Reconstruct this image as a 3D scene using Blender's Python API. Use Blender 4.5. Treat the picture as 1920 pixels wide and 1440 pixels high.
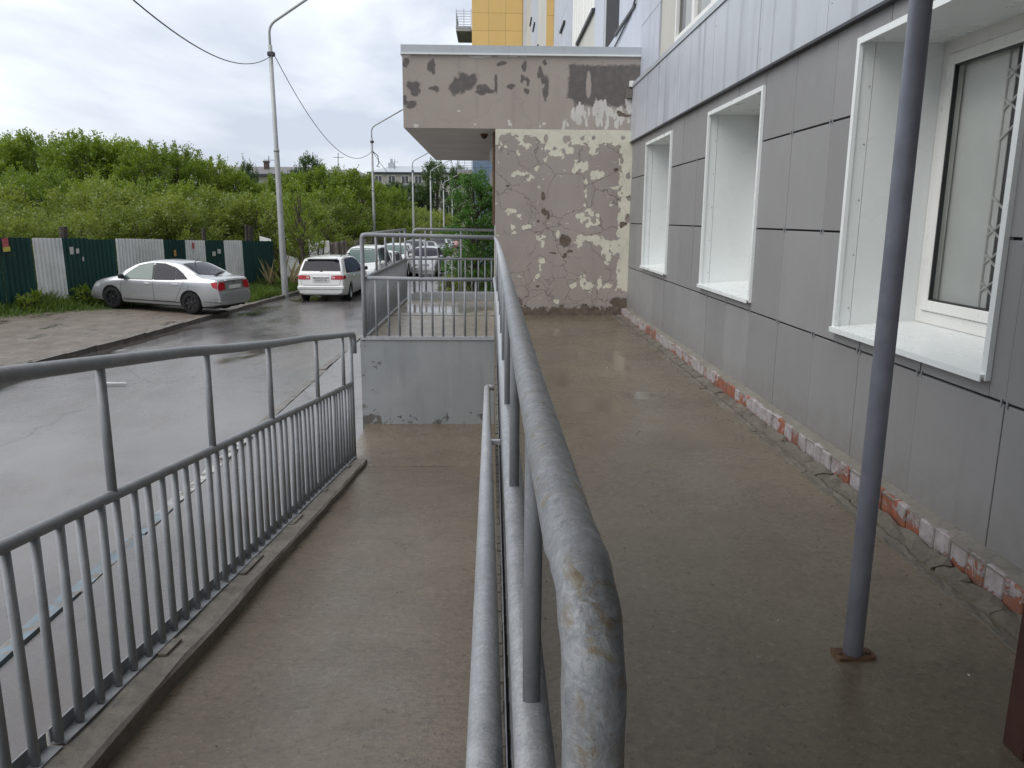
import bpy, bmesh, math, random
import numpy as np
from mathutils import Vector, Matrix
from mathutils.bvhtree import BVHTree

S = bpy.context.scene
for o in list(bpy.data.objects):
    bpy.data.objects.remove(o)
COL = S.collection
R = math.radians

# ------------------------------------------------------------------ camera
FPX, CH = 1475.0, 1.4
PT, YW, RL = R(11.9), R(1.447), R(0.38)
_fw = Vector((math.sin(YW) * math.cos(PT), math.cos(YW) * math.cos(PT), -math.sin(PT)))
_r0 = Vector((math.cos(YW), -math.sin(YW), 0))
_u0 = _r0.cross(_fw)
_rt = _r0 * math.cos(RL) + _u0 * math.sin(RL)
_up = _u0 * math.cos(RL) - _r0 * math.sin(RL)
CAM = Vector((0, 0, CH))
cd = bpy.data.cameras.new("camera")
cam = bpy.data.objects.new("camera", cd)
COL.objects.link(cam)
cam.matrix_world = Matrix(((_rt.x, _up.x, -_fw.x, 0), (_rt.y, _up.y, -_fw.y, 0), (_rt.z, _up.z, -_fw.z, CH), (0, 0, 0, 1)))
cd.sensor_width = 36
cd.lens = FPX / 1920 * 36
cd.clip_start = 0.02
cd.clip_end = 3000
S.camera = cam

# ------------------------------------------------------------------ sky, sun, exposure
SUN_EL, SUN_ROT = R(50), R(-118)
W = bpy.data.worlds.new("World")
S.world = W
W.use_nodes = True
wn = W.node_tree
wn.nodes.clear()


def wnode(t, **k):
    n = wn.nodes.new(t)
    for a, b in k.items():
        setattr(n, a, b)
    return n


sky = wnode("ShaderNodeTexSky", sky_type="NISHITA", sun_disc=False)
sky.sun_elevation = SUN_EL
sky.sun_rotation = SUN_ROT
tc = wnode("ShaderNodeTexCoord")
mp = wnode("ShaderNodeMapping")
mp.inputs["Scale"].default_value = (1.0, 1.0, 2.6)
mp.inputs["Location"].default_value = (0.35, 0.2, 0.1)
nz = wnode("ShaderNodeTexNoise")
nz.inputs["Scale"].default_value = 2.0
nz.inputs["Detail"].default_value = 6
nz.inputs["Roughness"].default_value = 0.52
nz.inputs["Distortion"].default_value = 0.35
cr = wnode("ShaderNodeValToRGB")
cr.color_ramp.elements[0].position = 0.40
cr.color_ramp.elements[0].color = (4.9, 5.35, 6.25, 1)
cr.color_ramp.elements[1].position = 0.585
cr.color_ramp.elements[1].color = (8.7, 9.0, 9.35, 1)
mx = wnode("ShaderNodeMix", data_type="RGBA")
mx.inputs["Factor"].default_value = 0.9
bg = wnode("ShaderNodeBackground")
bg.inputs["Strength"].default_value = 0.1
wo = wnode("ShaderNodeOutputWorld")
L = wn.links.new
L(tc.outputs["Generated"], mp.inputs["Vector"])
L(mp.outputs["Vector"], nz.inputs["Vector"])
L(nz.outputs["Fac"], cr.inputs["Fac"])
L(sky.outputs["Color"], mx.inputs["A"])
L(cr.outputs["Color"], mx.inputs["B"])
L(mx.outputs["Result"], bg.inputs["Color"])
L(bg.outputs["Background"], wo.inputs["Surface"])

sl = bpy.data.lights.new("sun", "SUN")
sun = bpy.data.objects.new("sun", sl)
COL.objects.link(sun)
sl.energy = 1.5
sl.angle = R(55)
sl.color = (1.0, 0.97, 0.92)
_sd = Vector((math.sin(SUN_ROT) * math.cos(SUN_EL), math.cos(SUN_ROT) * math.cos(SUN_EL), math.sin(SUN_EL)))
sun.rotation_euler = _sd.to_track_quat("Z", "Y").to_euler()

S.view_settings.view_transform = "Standard"
S.view_settings.look = "None"
S.view_settings.exposure = 0.45
S.view_settings.gamma = 1.0
S.view_settings.use_curve_mapping = False
S.cycles.max_bounces = 6
S.cycles.diffuse_bounces = 3
S.cycles.glossy_bounces = 3
S.cycles.transmission_bounces = 4
S.cycles.transparent_max_bounces = 6
S.cycles.use_denoising = True


# ------------------------------------------------------------------ geometry from the survey of the place
def ray(x, y):
    return _rt * ((x - 960) / FPX) - _up * ((y - 720) / FPX) + _fw


def at_y(x, y, Y):
    d = ray(x, y)
    return CAM + d * (Y / d.y)


def at_x(x, y, X):
    d = ray(x, y)
    return CAM + d * (X / d.x)


def at_z(x, y, Z):
    d = ray(x, y)
    return CAM + d * ((Z - CH) / d.z)


def G(Y):
    """height of the road at distance Y: level by the ramp, then falling gently"""
    return -1.2 - 0.014 * (min(max(Y, 10), 120) - 10)


def at_g(x, y, d=0.0):
    """where a sight line meets the road (raised by d)"""
    dr = ray(x, y)
    t = (-1.06 + d - CH) / (dr.z + 0.014 * dr.y)
    return CAM + dr * t


# ------------------------------------------------------------------ objects
def link(o, parent=None):
    COL.objects.link(o)
    if parent is not None:
        o.parent = parent
        o.matrix_parent_inverse = Matrix.Translation(-Vector(parent.get("_base", (0, 0, 0))))
    return o


def tag(o, label=None, cat=None, group=None, kind=None):
    if label:
        o["label"] = label
    if cat:
        o["category"] = cat
    if group:
        o["group"] = group
    if kind:
        o["kind"] = kind
    return o


def thing(name, label, cat, loc=(0, 0, 0), group=None):
    """an Empty at the thing's base; its parts are given in world coordinates"""
    o = bpy.data.objects.new(name, None)
    o.empty_display_size = 0.2
    o.location = loc
    o["_base"] = tuple(loc)
    COL.objects.link(o)
    return tag(o, label, cat, group)


def new_mesh(name, vs, fs, mats, smooth=False, mi=None):
    me = bpy.data.meshes.new(name)
    me.from_pydata([tuple(v) for v in vs], [], fs)
    for m in (mats if isinstance(mats, (list, tuple)) else [mats]):
        me.materials.append(m)
    if mi is not None:
        me.polygons.foreach_set("material_index", mi)
    if smooth:
        me.polygons.foreach_set("use_smooth", [True] * len(me.polygons))
    me.update()
    return me


def np_mesh(name, V, Q, mats, smooth=False):
    """numpy verts (n,3) and faces (m,k)"""
    me = bpy.data.meshes.new(name)
    V = np.asarray(V, np.float32)
    Q = np.asarray(Q, np.int32)
    k = Q.shape[1]
    me.vertices.add(len(V))
    me.vertices.foreach_set("co", V.ravel())
    me.loops.add(Q.size)
    me.loops.foreach_set("vertex_index", Q.ravel())
    me.polygons.add(len(Q))
    me.polygons.foreach_set("loop_start", np.arange(0, Q.size, k, dtype=np.int32))
    me.polygons.foreach_set("loop_total", np.full(len(Q), k, np.int32))
    for m in (mats if isinstance(mats, (list, tuple)) else [mats]):
        me.materials.append(m)
    if smooth:
        me.polygons.foreach_set("use_smooth", np.ones(len(Q), bool))
    me.update(calc_edges=True)
    return me


def put(name, me, parent=None, loc=(0, 0, 0), rot=None):
    o = bpy.data.objects.new(name, me)
    o.location = loc
    if rot is not None:
        o.rotation_euler = rot
    return link(o, parent)


class MB:
    def __init__(s):
        s.v, s.f = [], []

    def add(s, vs, fs):
        b = len(s.v)
        s.v += [tuple(v) for v in vs]
        s.f += [tuple(i + b for i in f) for f in fs]
        return s

    def box(s, a, b, bev=0.0):
        x0, y0, z0 = a
        x1, y1, z1 = b
        if bev <= 0:
            vs = [(x0, y0, z0), (x1, y0, z0), (x1, y1, z0), (x0, y1, z0), (x0, y0, z1), (x1, y0, z1), (x1, y1, z1), (x0, y1, z1)]
            return s.add(vs, [(0, 3, 2, 1), (4, 5, 6, 7), (0, 1, 5, 4), (1, 2, 6, 5), (2, 3, 7, 6), (3, 0, 4, 7)])
        bm = bmesh.new()
        vs = [bm.verts.new(p) for p in [(x0, y0, z0), (x1, y0, z0), (x1, y1, z0), (x0, y1, z0), (x0, y0, z1), (x1, y0, z1), (x1, y1, z1), (x0, y1, z1)]]
        for f in [(0, 3, 2, 1), (4, 5, 6, 7), (0, 1, 5, 4), (1, 2, 6, 5), (2, 3, 7, 6), (3, 0, 4, 7)]:
            bm.faces.new([vs[i] for i in f])
        bmesh.ops.bevel(bm, geom=bm.edges[:], offset=bev, segments=1, affect="EDGES")
        bm.verts.index_update()
        s.add([v.co for v in bm.verts], [[v.index for v in f.verts] for f in bm.faces])
        bm.free()
        return s

    def tube(s, pts, r, n=10, caps=True):
        """round bar along points; r a number or one per point"""
        pts = [Vector(p) for p in pts]
        rs = r if isinstance(r, (list, tuple)) else [r] * len(pts)
        rings = []
        ref = None
        for i, p in enumerate(pts):
            if i == 0:
                t = pts[1] - p
            elif i == len(pts) - 1:
                t = p - pts[i - 1]
            else:
                t = (pts[i + 1] - p).normalized() + (p - pts[i - 1]).normalized()
            t.normalize()
            if ref is None:
                ref = Vector((0, 0, 1)) if abs(t.z) < 0.9 else Vector((1, 0, 0))
            a = t.cross(ref).normalized()
            b = a.cross(t).normalized()
            ref = b
            rings.append([p + (a * math.cos(2 * math.pi * k / n) + b * math.sin(2 * math.pi * k / n)) * rs[i] for k in range(n)])
        vs = [v for rg in rings for v in rg]
        fs = []
        for i in range(len(pts) - 1):
            for k in range(n):
                fs.append((i * n + k, i * n + (k + 1) % n, (i + 1) * n + (k + 1) % n, (i + 1) * n + k))
        if caps:
            fs.append(tuple(range(n - 1, -1, -1)))
            fs.append(tuple(range((len(pts) - 1) * n, len(pts) * n)))
        return s.add(vs, fs)

    def lathe(s, prof, n=24, axis="y", c=(0, 0, 0), caps=True):
        """profile (r, h) spun about an axis"""
        vs = []
        for (r, h) in prof:
            for k in range(n):
                a = 2 * math.pi * k / n
                p, q = r * math.cos(a), r * math.sin(a)
                v = {"y": (p, h, q), "z": (p, q, h), "x": (h, p, q)}[axis]
                vs.append((v[0] + c[0], v[1] + c[1], v[2] + c[2]))
        fs = []
        for i in range(len(prof) - 1):
            for k in range(n):
                fs.append((i * n + k, i * n + (k + 1) % n, (i + 1) * n + (k + 1) % n, (i + 1) * n + k))
        if caps:
            fs.append(tuple(range(n - 1, -1, -1)))
            fs.append(tuple(range((len(prof) - 1) * n, len(prof) * n)))
        return s.add(vs, fs)

    def prism(s, poly, h, axis="z", base=0.0):
        """polygon of (a, b) swept from base to base+h along an axis"""
        n = len(poly)
        def P(a, b, c):
            return {"z": (a, b, c), "y": (a, c, b), "x": (c, a, b)}[axis]
        vs = [P(a, b, base) for a, b in poly] + [P(a, b, base + h) for a, b in poly]
        fs = [tuple(range(n - 1, -1, -1)), tuple(range(n, 2 * n))] + [(i, (i + 1) % n, n + (i + 1) % n, n + i) for i in range(n)]
        return s.add(vs, fs)

    def mesh(s, name, mat, smooth=False):
        me = new_mesh(name, s.v, s.f, mat, smooth)
        bm = bmesh.new()
        bm.from_mesh(me)
        bmesh.ops.recalc_face_normals(bm, faces=bm.faces[:])
        bm.to_mesh(me)
        bm.free()
        return me

    def put(s, name, mat, parent=None, smooth=False, loc=(0, 0, 0), rot=None):
        return put(name, s.mesh(name, mat, smooth), parent, loc, rot)


def smooth_tube(me, ang=40):
    """smooth sides, sharp caps"""
    me.polygons.foreach_set("use_smooth", [len(p.vertices) <= 4 for p in me.polygons])
    return me


# ------------------------------------------------------------------ materials
class NT:
    def __init__(s, name):
        s.m = bpy.data.materials.new(name)
        s.m.use_nodes = True
        s.t = s.m.node_tree
        s.b = s.t.nodes["Principled BSDF"]
        s.out = s.t.nodes["Material Output"]
        s._pos = s._obj = None

    def node(s, t, **k):
        n = s.t.nodes.new(t)
        for a, b in k.items():
            setattr(n, a, b)
        return n

    def L(s, a, b):
        s.t.links.new(a, b)

    def inp(s, n, key, v):
        if hasattr(v, "is_linked"):
            s.L(v, n.inputs[key])
        elif v is not None:
            if isinstance(v, (tuple, list)) and len(v) == 3 and n.inputs[key].type == "RGBA":
                v = (*v, 1)
            n.inputs[key].default_value = v

    def pos(s):
        if s._pos is None:
            s._pos = s.node("ShaderNodeNewGeometry").outputs["Position"]
        return s._pos

    def objco(s):
        if s._obj is None:
            s._obj = s.node("ShaderNodeTexCoord").outputs["Object"]
        return s._obj

    def scale(s, v, sc, loc=(0, 0, 0)):
        n = s.node("ShaderNodeMapping")
        s.L(v, n.inputs["Vector"])
        n.inputs["Scale"].default_value = sc
        n.inputs["Location"].default_value = loc
        return n.outputs[0]

    def noise(s, sc, det=4, rough=0.55, dist=0.0, vec=None, col=False):
        n = s.node("ShaderNodeTexNoise")
        s.L(vec if vec is not None else s.pos(), n.inputs["Vector"])
        n.inputs["Scale"].default_value = sc
        n.inputs["Detail"].default_value = det
        n.inputs["Roughness"].default_value = rough
        n.inputs["Distortion"].default_value = dist
        return n.outputs["Color" if col else "Fac"]

    def voro(s, sc, feat="F1", vec=None, out="Distance", rnd=1.0):
        n = s.node("ShaderNodeTexVoronoi", feature=feat)
        s.L(vec if vec is not None else s.pos(), n.inputs["Vector"])
        n.inputs["Scale"].default_value = sc
        n.inputs["Randomness"].default_value = rnd
        return n.outputs[out]

    def ramp(s, f, *stops, interp="LINEAR"):
        n = s.node("ShaderNodeValToRGB")
        s.L(f, n.inputs["Fac"])
        e = n.color_ramp.elements
        n.color_ramp.interpolation = interp
        while len(e) < len(stops):
            e.new(0.5)
        for i, (p, c) in enumerate(stops):
            e[i].position = p
            e[i].color = (*c, 1) if isinstance(c, (tuple, list)) else (c, c, c, 1)
        return n.outputs["Color"]

    def step(s, f, a, b):
        """0 below a, 1 above b"""
        n = s.node("ShaderNodeMapRange", interpolation_type="SMOOTHSTEP")
        s.inp(n, "Value", f)
        s.inp(n, "From Min", a)
        s.inp(n, "From Max", b)
        return n.outputs["Result"]

    def mix(s, f, a, b):
        n = s.node("ShaderNodeMix", data_type="RGBA")
        s.inp(n, "Factor", f)
        s.inp(n, "A", a)
        s.inp(n, "B", b)
        return n.outputs["Result"]

    def math(s, op, a, b=None, c=None, clamp=False):
        n = s.node("ShaderNodeMath", operation=op, use_clamp=clamp)
        for i, v in enumerate((a, b, c)):
            if v is None:
                continue
            if hasattr(v, "is_linked"):
                s.L(v, n.inputs[i])
            else:
                n.inputs[i].default_value = v
        return n.outputs[0]

    def vadd(s, a, b, k=1.0):
        n = s.node("ShaderNodeVectorMath", operation="SCALE")
        s.L(b, n.inputs[0])
        n.inputs["Scale"].default_value = k
        m = s.node("ShaderNodeVectorMath", operation="ADD")
        s.L(a, m.inputs[0])
        s.L(n.outputs[0], m.inputs[1])
        return m.outputs[0]

    def sep(s, v=None):
        n = s.node("ShaderNodeSeparateXYZ")
        s.L(v if v is not None else s.pos(), n.inputs[0])
        return n.outputs

    def attr(s, name):
        return s.node("ShaderNodeAttribute", attribute_name=name).outputs["Fac"]

    def rnd(s):
        return s.node("ShaderNodeObjectInfo").outputs["Random"]

    def bump(s, h, strength=0.5, dist=0.01, normal=None):
        n = s.node("ShaderNodeBump")
        s.L(h, n.inputs["Height"])
        n.inputs["Strength"].default_value = strength
        n.inputs["Distance"].default_value = dist
        if normal is not None:
            s.L(normal, n.inputs["Normal"])
        return n.outputs["Normal"]

    def set(s, **k):
        names = dict(col="Base Color", rough="Roughness", metal="Metallic", spec="Specular IOR Level", normal="Normal",
                     coat="Coat Weight", coat_rough="Coat Roughness", emit="Emission Color", emit_s="Emission Strength",
                     trans="Transmission Weight", alpha="Alpha", ior="IOR")
        for a, v in k.items():
            s.inp(s.b, names[a], v)
        return s.m


def flat(name, col, rough=0.5, metal=0.0, vary=0.12, scale=6.0, bump=0.0, **k):
    """a plain painted or moulded surface with faint uneven tone"""
    n = NT(name)
    f = n.noise(scale, 5)
    lo = tuple(c * (1 - vary) for c in col)
    hi = tuple(min(1, c * (1 + vary)) for c in col)
    kw = dict(col=n.ramp(f, (0.3, lo), (0.7, hi)), rough=n.math("ADD", n.math("MULTIPLY", n.noise(scale * 3, 3), 0.2), rough - 0.1), metal=metal)
    if bump:
        kw["normal"] = n.bump(n.noise(scale * 8, 4), bump, 0.004)
    kw.update(k)
    return n.set(**kw)

# ---- wet concrete of the walkway
def wet_concrete(name, lo, hi, pud_lo=0.60, pud_hi=0.70, ripple=0.0, rough=(0.34, 0.55), pscale=0.9, spots=()):
    n = NT(name)
    big = n.noise(0.8, 5, 0.6, 0.3)
    fine = n.noise(28, 5, 0.65)
    c = n.ramp(big, (0.28, lo), (0.72, hi))
    dark = tuple(x * 0.62 for x in lo)
    c = n.mix(n.math("MULTIPLY", n.step(fine, 0.48, 0.72), 0.6), c, dark)
    c = n.mix(n.math("MULTIPLY", n.step(n.noise(2.1, 6, 0.68, 0.9), 0.5, 0.7), 0.4), c, tuple(x * 0.66 for x in lo))
    c = n.mix(n.math("MULTIPLY", n.step(n.noise(75, 4, 0.7), 0.55, 0.7), 0.4), c, tuple(min(1, x * 1.5) for x in hi))
    c = n.mix(n.math("MULTIPLY", n.step(n.noise(5.5, 6, 0.7, 0.6), 0.55, 0.72), 0.4), c, tuple(x * 1.25 for x in hi))
    pits = n.step(n.voro(34), 0.10, 0.04)
    pits = n.math("MULTIPLY", pits, n.step(n.noise(7, 2), 0.5, 0.62))
    c = n.mix(n.math("MULTIPLY", pits, 0.8), c, tuple(x * 0.3 for x in lo))
    grit = n.math("MULTIPLY", n.step(n.voro(60), 0.09, 0.05), n.step(n.noise(17, 2), 0.56, 0.62))
    c = n.mix(n.math("MULTIPLY", grit, 0.55), c, (0.42, 0.39, 0.34))
    pud = n.step(n.noise(pscale, 4, 0.5, 0.4), pud_lo, pud_hi)
    xyz = n.sep()
    for (px, py, rx, ry) in spots:
        dx = n.math("DIVIDE", n.math("SUBTRACT", xyz[0], px), rx)
        dy = n.math("DIVIDE", n.math("SUBTRACT", xyz[1], py), ry)
        d = n.math("SQRT", n.math("ADD", n.math("MULTIPLY", dx, dx), n.math("MULTIPLY", dy, dy)))
        d = n.math("ADD", d, n.math("MULTIPLY", n.math("SUBTRACT", n.noise(4.5, 4), 0.5), 1.1))
        pud = n.math("MAXIMUM", pud, n.math("MULTIPLY", n.step(d, 1.2, 0.6), 0.85))
    c = n.mix(n.math("MULTIPLY", pud, 0.25), c, tuple(x * 0.7 for x in lo))
    wet = n.noise(2.6, 5, 0.6, 0.5)
    ro = n.ramp(wet, (0.3, rough[0]), (0.7, rough[1]))
    ro = n.mix(pud, ro, (0.06, 0.06, 0.06))
    h = n.math("ADD", n.math("MULTIPLY", fine, 0.7), n.math("MULTIPLY", n.noise(110, 3), 0.5))
    h = n.math("SUBTRACT", h, n.math("MULTIPLY", pits, 0.9))
    if ripple:
        rp = n.noise(1.0, 4, 0.6, 0.9, vec=n.scale(n.pos(), (5, 30, 5)))
        h = n.math("ADD", h, n.math("MULTIPLY", rp, ripple))
    lump = n.noise(42, 4, 0.6)
    c = n.mix(n.math("MULTIPLY", n.step(lump, 0.56, 0.68), 0.35), c, tuple(min(1, x * 1.55) for x in hi))
    c = n.mix(n.math("MULTIPLY", n.step(lump, 0.42, 0.32), 0.5), c, tuple(x * 0.5 for x in lo))
    wv = n.vadd(n.pos(), n.noise(3.0, 4, col=True), 0.3)
    hair = n.math("MULTIPLY", n.step(n.voro(0.75, "DISTANCE_TO_EDGE", vec=wv), 0.006, 0.002), n.step(n.noise(1.1, 3), 0.60, 0.66))
    c = n.mix(n.math("MULTIPLY", hair, 0.6), c, tuple(x * 0.25 for x in lo))
    h = n.math("ADD", h, n.math("MULTIPLY", lump, 0.5))
    h = n.math("MULTIPLY", h, n.math("SUBTRACT", 1.0, n.math("MULTIPLY", pud, 0.92)))
    return n.set(col=c, rough=ro, spec=0.5, normal=n.bump(h, 0.38, 0.005))


M = {}
M["walk"] = wet_concrete("wet_concrete", (0.104, 0.084, 0.058), (0.168, 0.139, 0.098), 0.66, 0.78, rough=(0.17, 0.40),
                         spots=[(0.78, 5.9, 0.28, 0.35), (1.18, 6.2, 0.2, 0.16), (0.75, 8.1, 0.35, 0.35), (1.25, 7.9, 0.12, 0.9), (0.9, 9.8, 0.5, 0.35), (0.55, 6.9, 0.16, 0.5)])
M["ramp"] = wet_concrete("ramp_concrete", (0.122, 0.095, 0.067), (0.188, 0.153, 0.112), 0.74, 0.82, ripple=1.2, rough=(0.17, 0.40))
M["landing"] = wet_concrete("landing_concrete", (0.17, 0.15, 0.12), (0.26, 0.235, 0.2), 0.7, 0.8, rough=(0.22, 0.42),
                            spots=[(-0.75, 12.4, 0.95, 0.75), (-0.15, 12.6, 0.6, 0.6)])


def asphalt():
    n = NT("wet_asphalt")
    big = n.noise(0.35, 5, 0.6, 0.4)
    c = n.ramp(big, (0.3, (0.112, 0.104, 0.104)), (0.7, (0.175, 0.164, 0.162)))
    fine = n.noise(70, 4, 0.72)
    c = n.mix(n.math("MULTIPLY", n.step(fine, 0.5, 0.72), 0.55), c, (0.25, 0.235, 0.225))
    c = n.mix(n.math("MULTIPLY", n.step(fine, 0.46, 0.34), 0.5), c, (0.06, 0.056, 0.056))
    brown = n.step(n.noise(0.9, 6, 0.68, 0.9, vec=n.scale(n.pos(), (1, 0.4, 1))), 0.48, 0.66)
    c = n.mix(n.math("MULTIPLY", brown, 0.55), c, (0.125, 0.104, 0.09))
    patch = n.voro(0.16, "F1", vec=n.vadd(n.scale(n.pos(), (1, 0.5, 1)), n.noise(0.7, 3, col=True), 0.5), out="Color")
    pv = n.node("ShaderNodeSeparateColor")
    n.L(patch, pv.inputs[0])
    c = n.mix(n.math("MULTIPLY", n.step(pv.outputs[0], 0.6, 0.62), 0.3), c, (0.085, 0.08, 0.082))
    wv = n.vadd(n.scale(n.pos(), (1, 0.7, 1)), n.noise(1.6, 4, col=True), 0.45)
    ck = n.math("MULTIPLY", n.step(n.voro(0.33, "DISTANCE_TO_EDGE", vec=wv), 0.010, 0.004), n.step(n.noise(0.6, 3), 0.48, 0.56))
    c = n.mix(n.math("MULTIPLY", ck, 0.4), c, (0.04, 0.037, 0.035))
    speck = n.math("MULTIPLY", n.step(n.voro(10), 0.09, 0.05), n.step(n.noise(2.4, 2), 0.47, 0.56))
    c = n.mix(speck, c, (0.03, 0.027, 0.025))
    wet = n.noise(0.5, 6, 0.66, 0.7, vec=n.scale(n.pos(), (1, 0.45, 1)))
    ro = n.ramp(wet, (0.30, 0.12), (0.5, 0.24), (0.70, 0.46))
    pud = n.step(n.noise(0.42, 4, 0.5, 0.3, vec=n.scale(n.pos(), (1, 0.5, 1), (3.1, 1.7, 0))), 0.63, 0.70)
    xyz = n.sep()
    # standing water in the gutter along the left kerb
    ed = n.math("ADD", xyz[0], n.math("MULTIPLY", xyz[1], -0.058))
    ed = n.math("ADD", ed, n.math("MULTIPLY", n.noise(0.35, 4), 2.2))
    gut = n.math("MULTIPLY", n.step(ed, -7.0, -7.5), n.step(n.noise(0.22, 3), 0.44, 0.52))
    pud = n.math("MAXIMUM", pud, gut)
    ro = n.mix(pud, ro, (0.05, 0.05, 0.05))
    c = n.mix(n.math("MULTIPLY", pud, 0.65), c, (0.042, 0.036, 0.031))
    h = n.math("ADD", fine, n.math("MULTIPLY", n.noise(14, 4), 0.8))
    h = n.math("SUBTRACT", h, n.math("MULTIPLY", ck, 0.5))
    h = n.math("MULTIPLY", h, n.math("SUBTRACT", 1.0, n.math("MULTIPLY", pud, 0.95)))
    return n.set(col=c, rough=ro, spec=0.5, normal=n.bump(h, 0.22, 0.005))


M["asphalt"] = asphalt()


def verge_mat():
    n = NT("verge_soil")
    xyz = n.sep()
    e = n.math("SUBTRACT", xyz[1], n.math("ADD", n.math("MULTIPLY", xyz[0], 1.2), 35.3))
    e = n.math("ADD", e, n.math("MULTIPLY", n.math("SUBTRACT", n.noise(1.4, 5, 0.6), 0.5), 2.4))
    g = n.step(e, -0.4, 0.5)
    dirt = n.ramp(n.noise(2.2, 7, 0.7, 0.4, vec=n.scale(n.pos(), (1.2, 0.7, 1))), (0.3, (0.10, 0.08, 0.062)), (0.5, (0.16, 0.132, 0.106)), (0.72, (0.235, 0.202, 0.17)))
    dirt = n.mix(n.math("MULTIPLY", n.step(n.noise(16, 4, 0.7), 0.5, 0.7), 0.5), dirt, (0.09, 0.07, 0.05))
    st = n.math("MULTIPLY", n.step(n.voro(11), 0.2, 0.1), n.step(n.noise(2.2, 2), 0.46, 0.56))
    dirt = n.mix(n.math("MULTIPLY", st, 0.6), dirt, (0.36, 0.33, 0.29))
    pud = n.step(n.noise(1.0, 5, 0.6, 0.4, vec=n.scale(n.pos(), (1.7, 0.75, 1), (5.2, 0.4, 0))), 0.56, 0.72)
    dirt = n.mix(n.math("MULTIPLY", pud, 0.7), dirt, (0.045, 0.036, 0.028))
    gr = n.ramp(n.noise(3, 5), (0.3, (0.03, 0.05, 0.013)), (0.7, (0.07, 0.10, 0.028)))
    c = n.mix(g, dirt, gr)
    ro = n.mix(g, n.mix(pud, n.ramp(n.noise(1.7, 4), (0.3, 0.42), (0.7, 0.72)), (0.08, 0.08, 0.08)), (0.9, 0.9, 0.9))
    h = n.math("MULTIPLY", n.math("ADD", n.noise(9, 5, 0.7), n.math("MULTIPLY", n.noise(40, 3), 0.4)), n.math("SUBTRACT", 1.0, n.math("MULTIPLY", pud, 0.93)))
    return n.set(col=c, rough=ro, normal=n.bump(h, 0.7, 0.03))


M["verge"] = verge_mat()
_n = NT("ground_soil")
M["ground"] = _n.set(col=_n.ramp(_n.noise(0.4, 6), (0.3, (0.03, 0.045, 0.014)), (0.7, (0.07, 0.085, 0.03))), rough=0.95)


def rough_conc(name, lo, hi, moss=0.35, rough=0.7):
    n = NT(name)
    c = n.ramp(n.noise(3.2, 6, 0.65, 0.4), (0.28, lo), (0.72, hi))
    c = n.mix(n.math("MULTIPLY", n.step(n.noise(26, 5, 0.7), 0.5, 0.72), 0.6), c, tuple(x * 0.45 for x in lo))
    c = n.mix(n.math("MULTIPLY", n.step(n.noise(2.0, 5, 0.6, 0.6), 0.52, 0.7), moss), c, (0.055, 0.055, 0.036))
    h = n.math("ADD", n.noise(30, 5, 0.7), n.math("MULTIPLY", n.noise(7, 4), 1.2))
    return n.set(col=c, rough=n.ramp(n.noise(6, 3), (0.3, rough - 0.2), (0.7, rough + 0.12)), normal=n.bump(h, 0.8, 0.008))


M["rough"] = rough_conc("weathered_concrete", (0.13, 0.118, 0.098), (0.25, 0.232, 0.2))
M["rubble"] = rough_conc("broken_mortar", (0.088, 0.076, 0.06), (0.165, 0.147, 0.118), 0.3, 0.8)
M["kerbstone"] = rough_conc("kerb_concrete", (0.12, 0.105, 0.09), (0.22, 0.2, 0.175), 0.3)


def grey_paint_wall():
    n = NT("grey_painted_concrete")
    xyz = n.sep()
    c = n.ramp(n.noise(1.6, 5, 0.6, 0.3), (0.3, (0.26, 0.275, 0.285)), (0.7, (0.33, 0.345, 0.35)))
    st = n.noise(1.0, 4, 0.6, vec=n.scale(n.pos(), (9, 9, 0.9)))
    c = n.mix(n.math("MULTIPLY", n.step(st, 0.5, 0.75), 0.35), c, (0.17, 0.18, 0.185))
    c = n.mix(n.math("MULTIPLY", n.step(st, 0.4, 0.25), 0.3), c, (0.36, 0.375, 0.37))
    e = n.math("ADD", n.step(xyz[0], -1.2, -1.56), n.step(xyz[2], -0.82, -1.0))
    chip = n.step(n.math("ADD", n.noise(7, 6, 0.7), n.math("MULTIPLY", e, 0.13)), 0.675, 0.72)
    c = n.mix(n.math("MULTIPLY", chip, 0.85), c, (0.085, 0.078, 0.066))
    h = n.math("SUBTRACT", n.math("MULTIPLY", n.noise(18, 4), 0.35), chip)
    return n.set(col=c, rough=n.ramp(n.noise(4, 3), (0.3, 0.35), (0.7, 0.6)), normal=n.bump(h, 0.5, 0.006))


M["greywall"] = grey_paint_wall()


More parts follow.
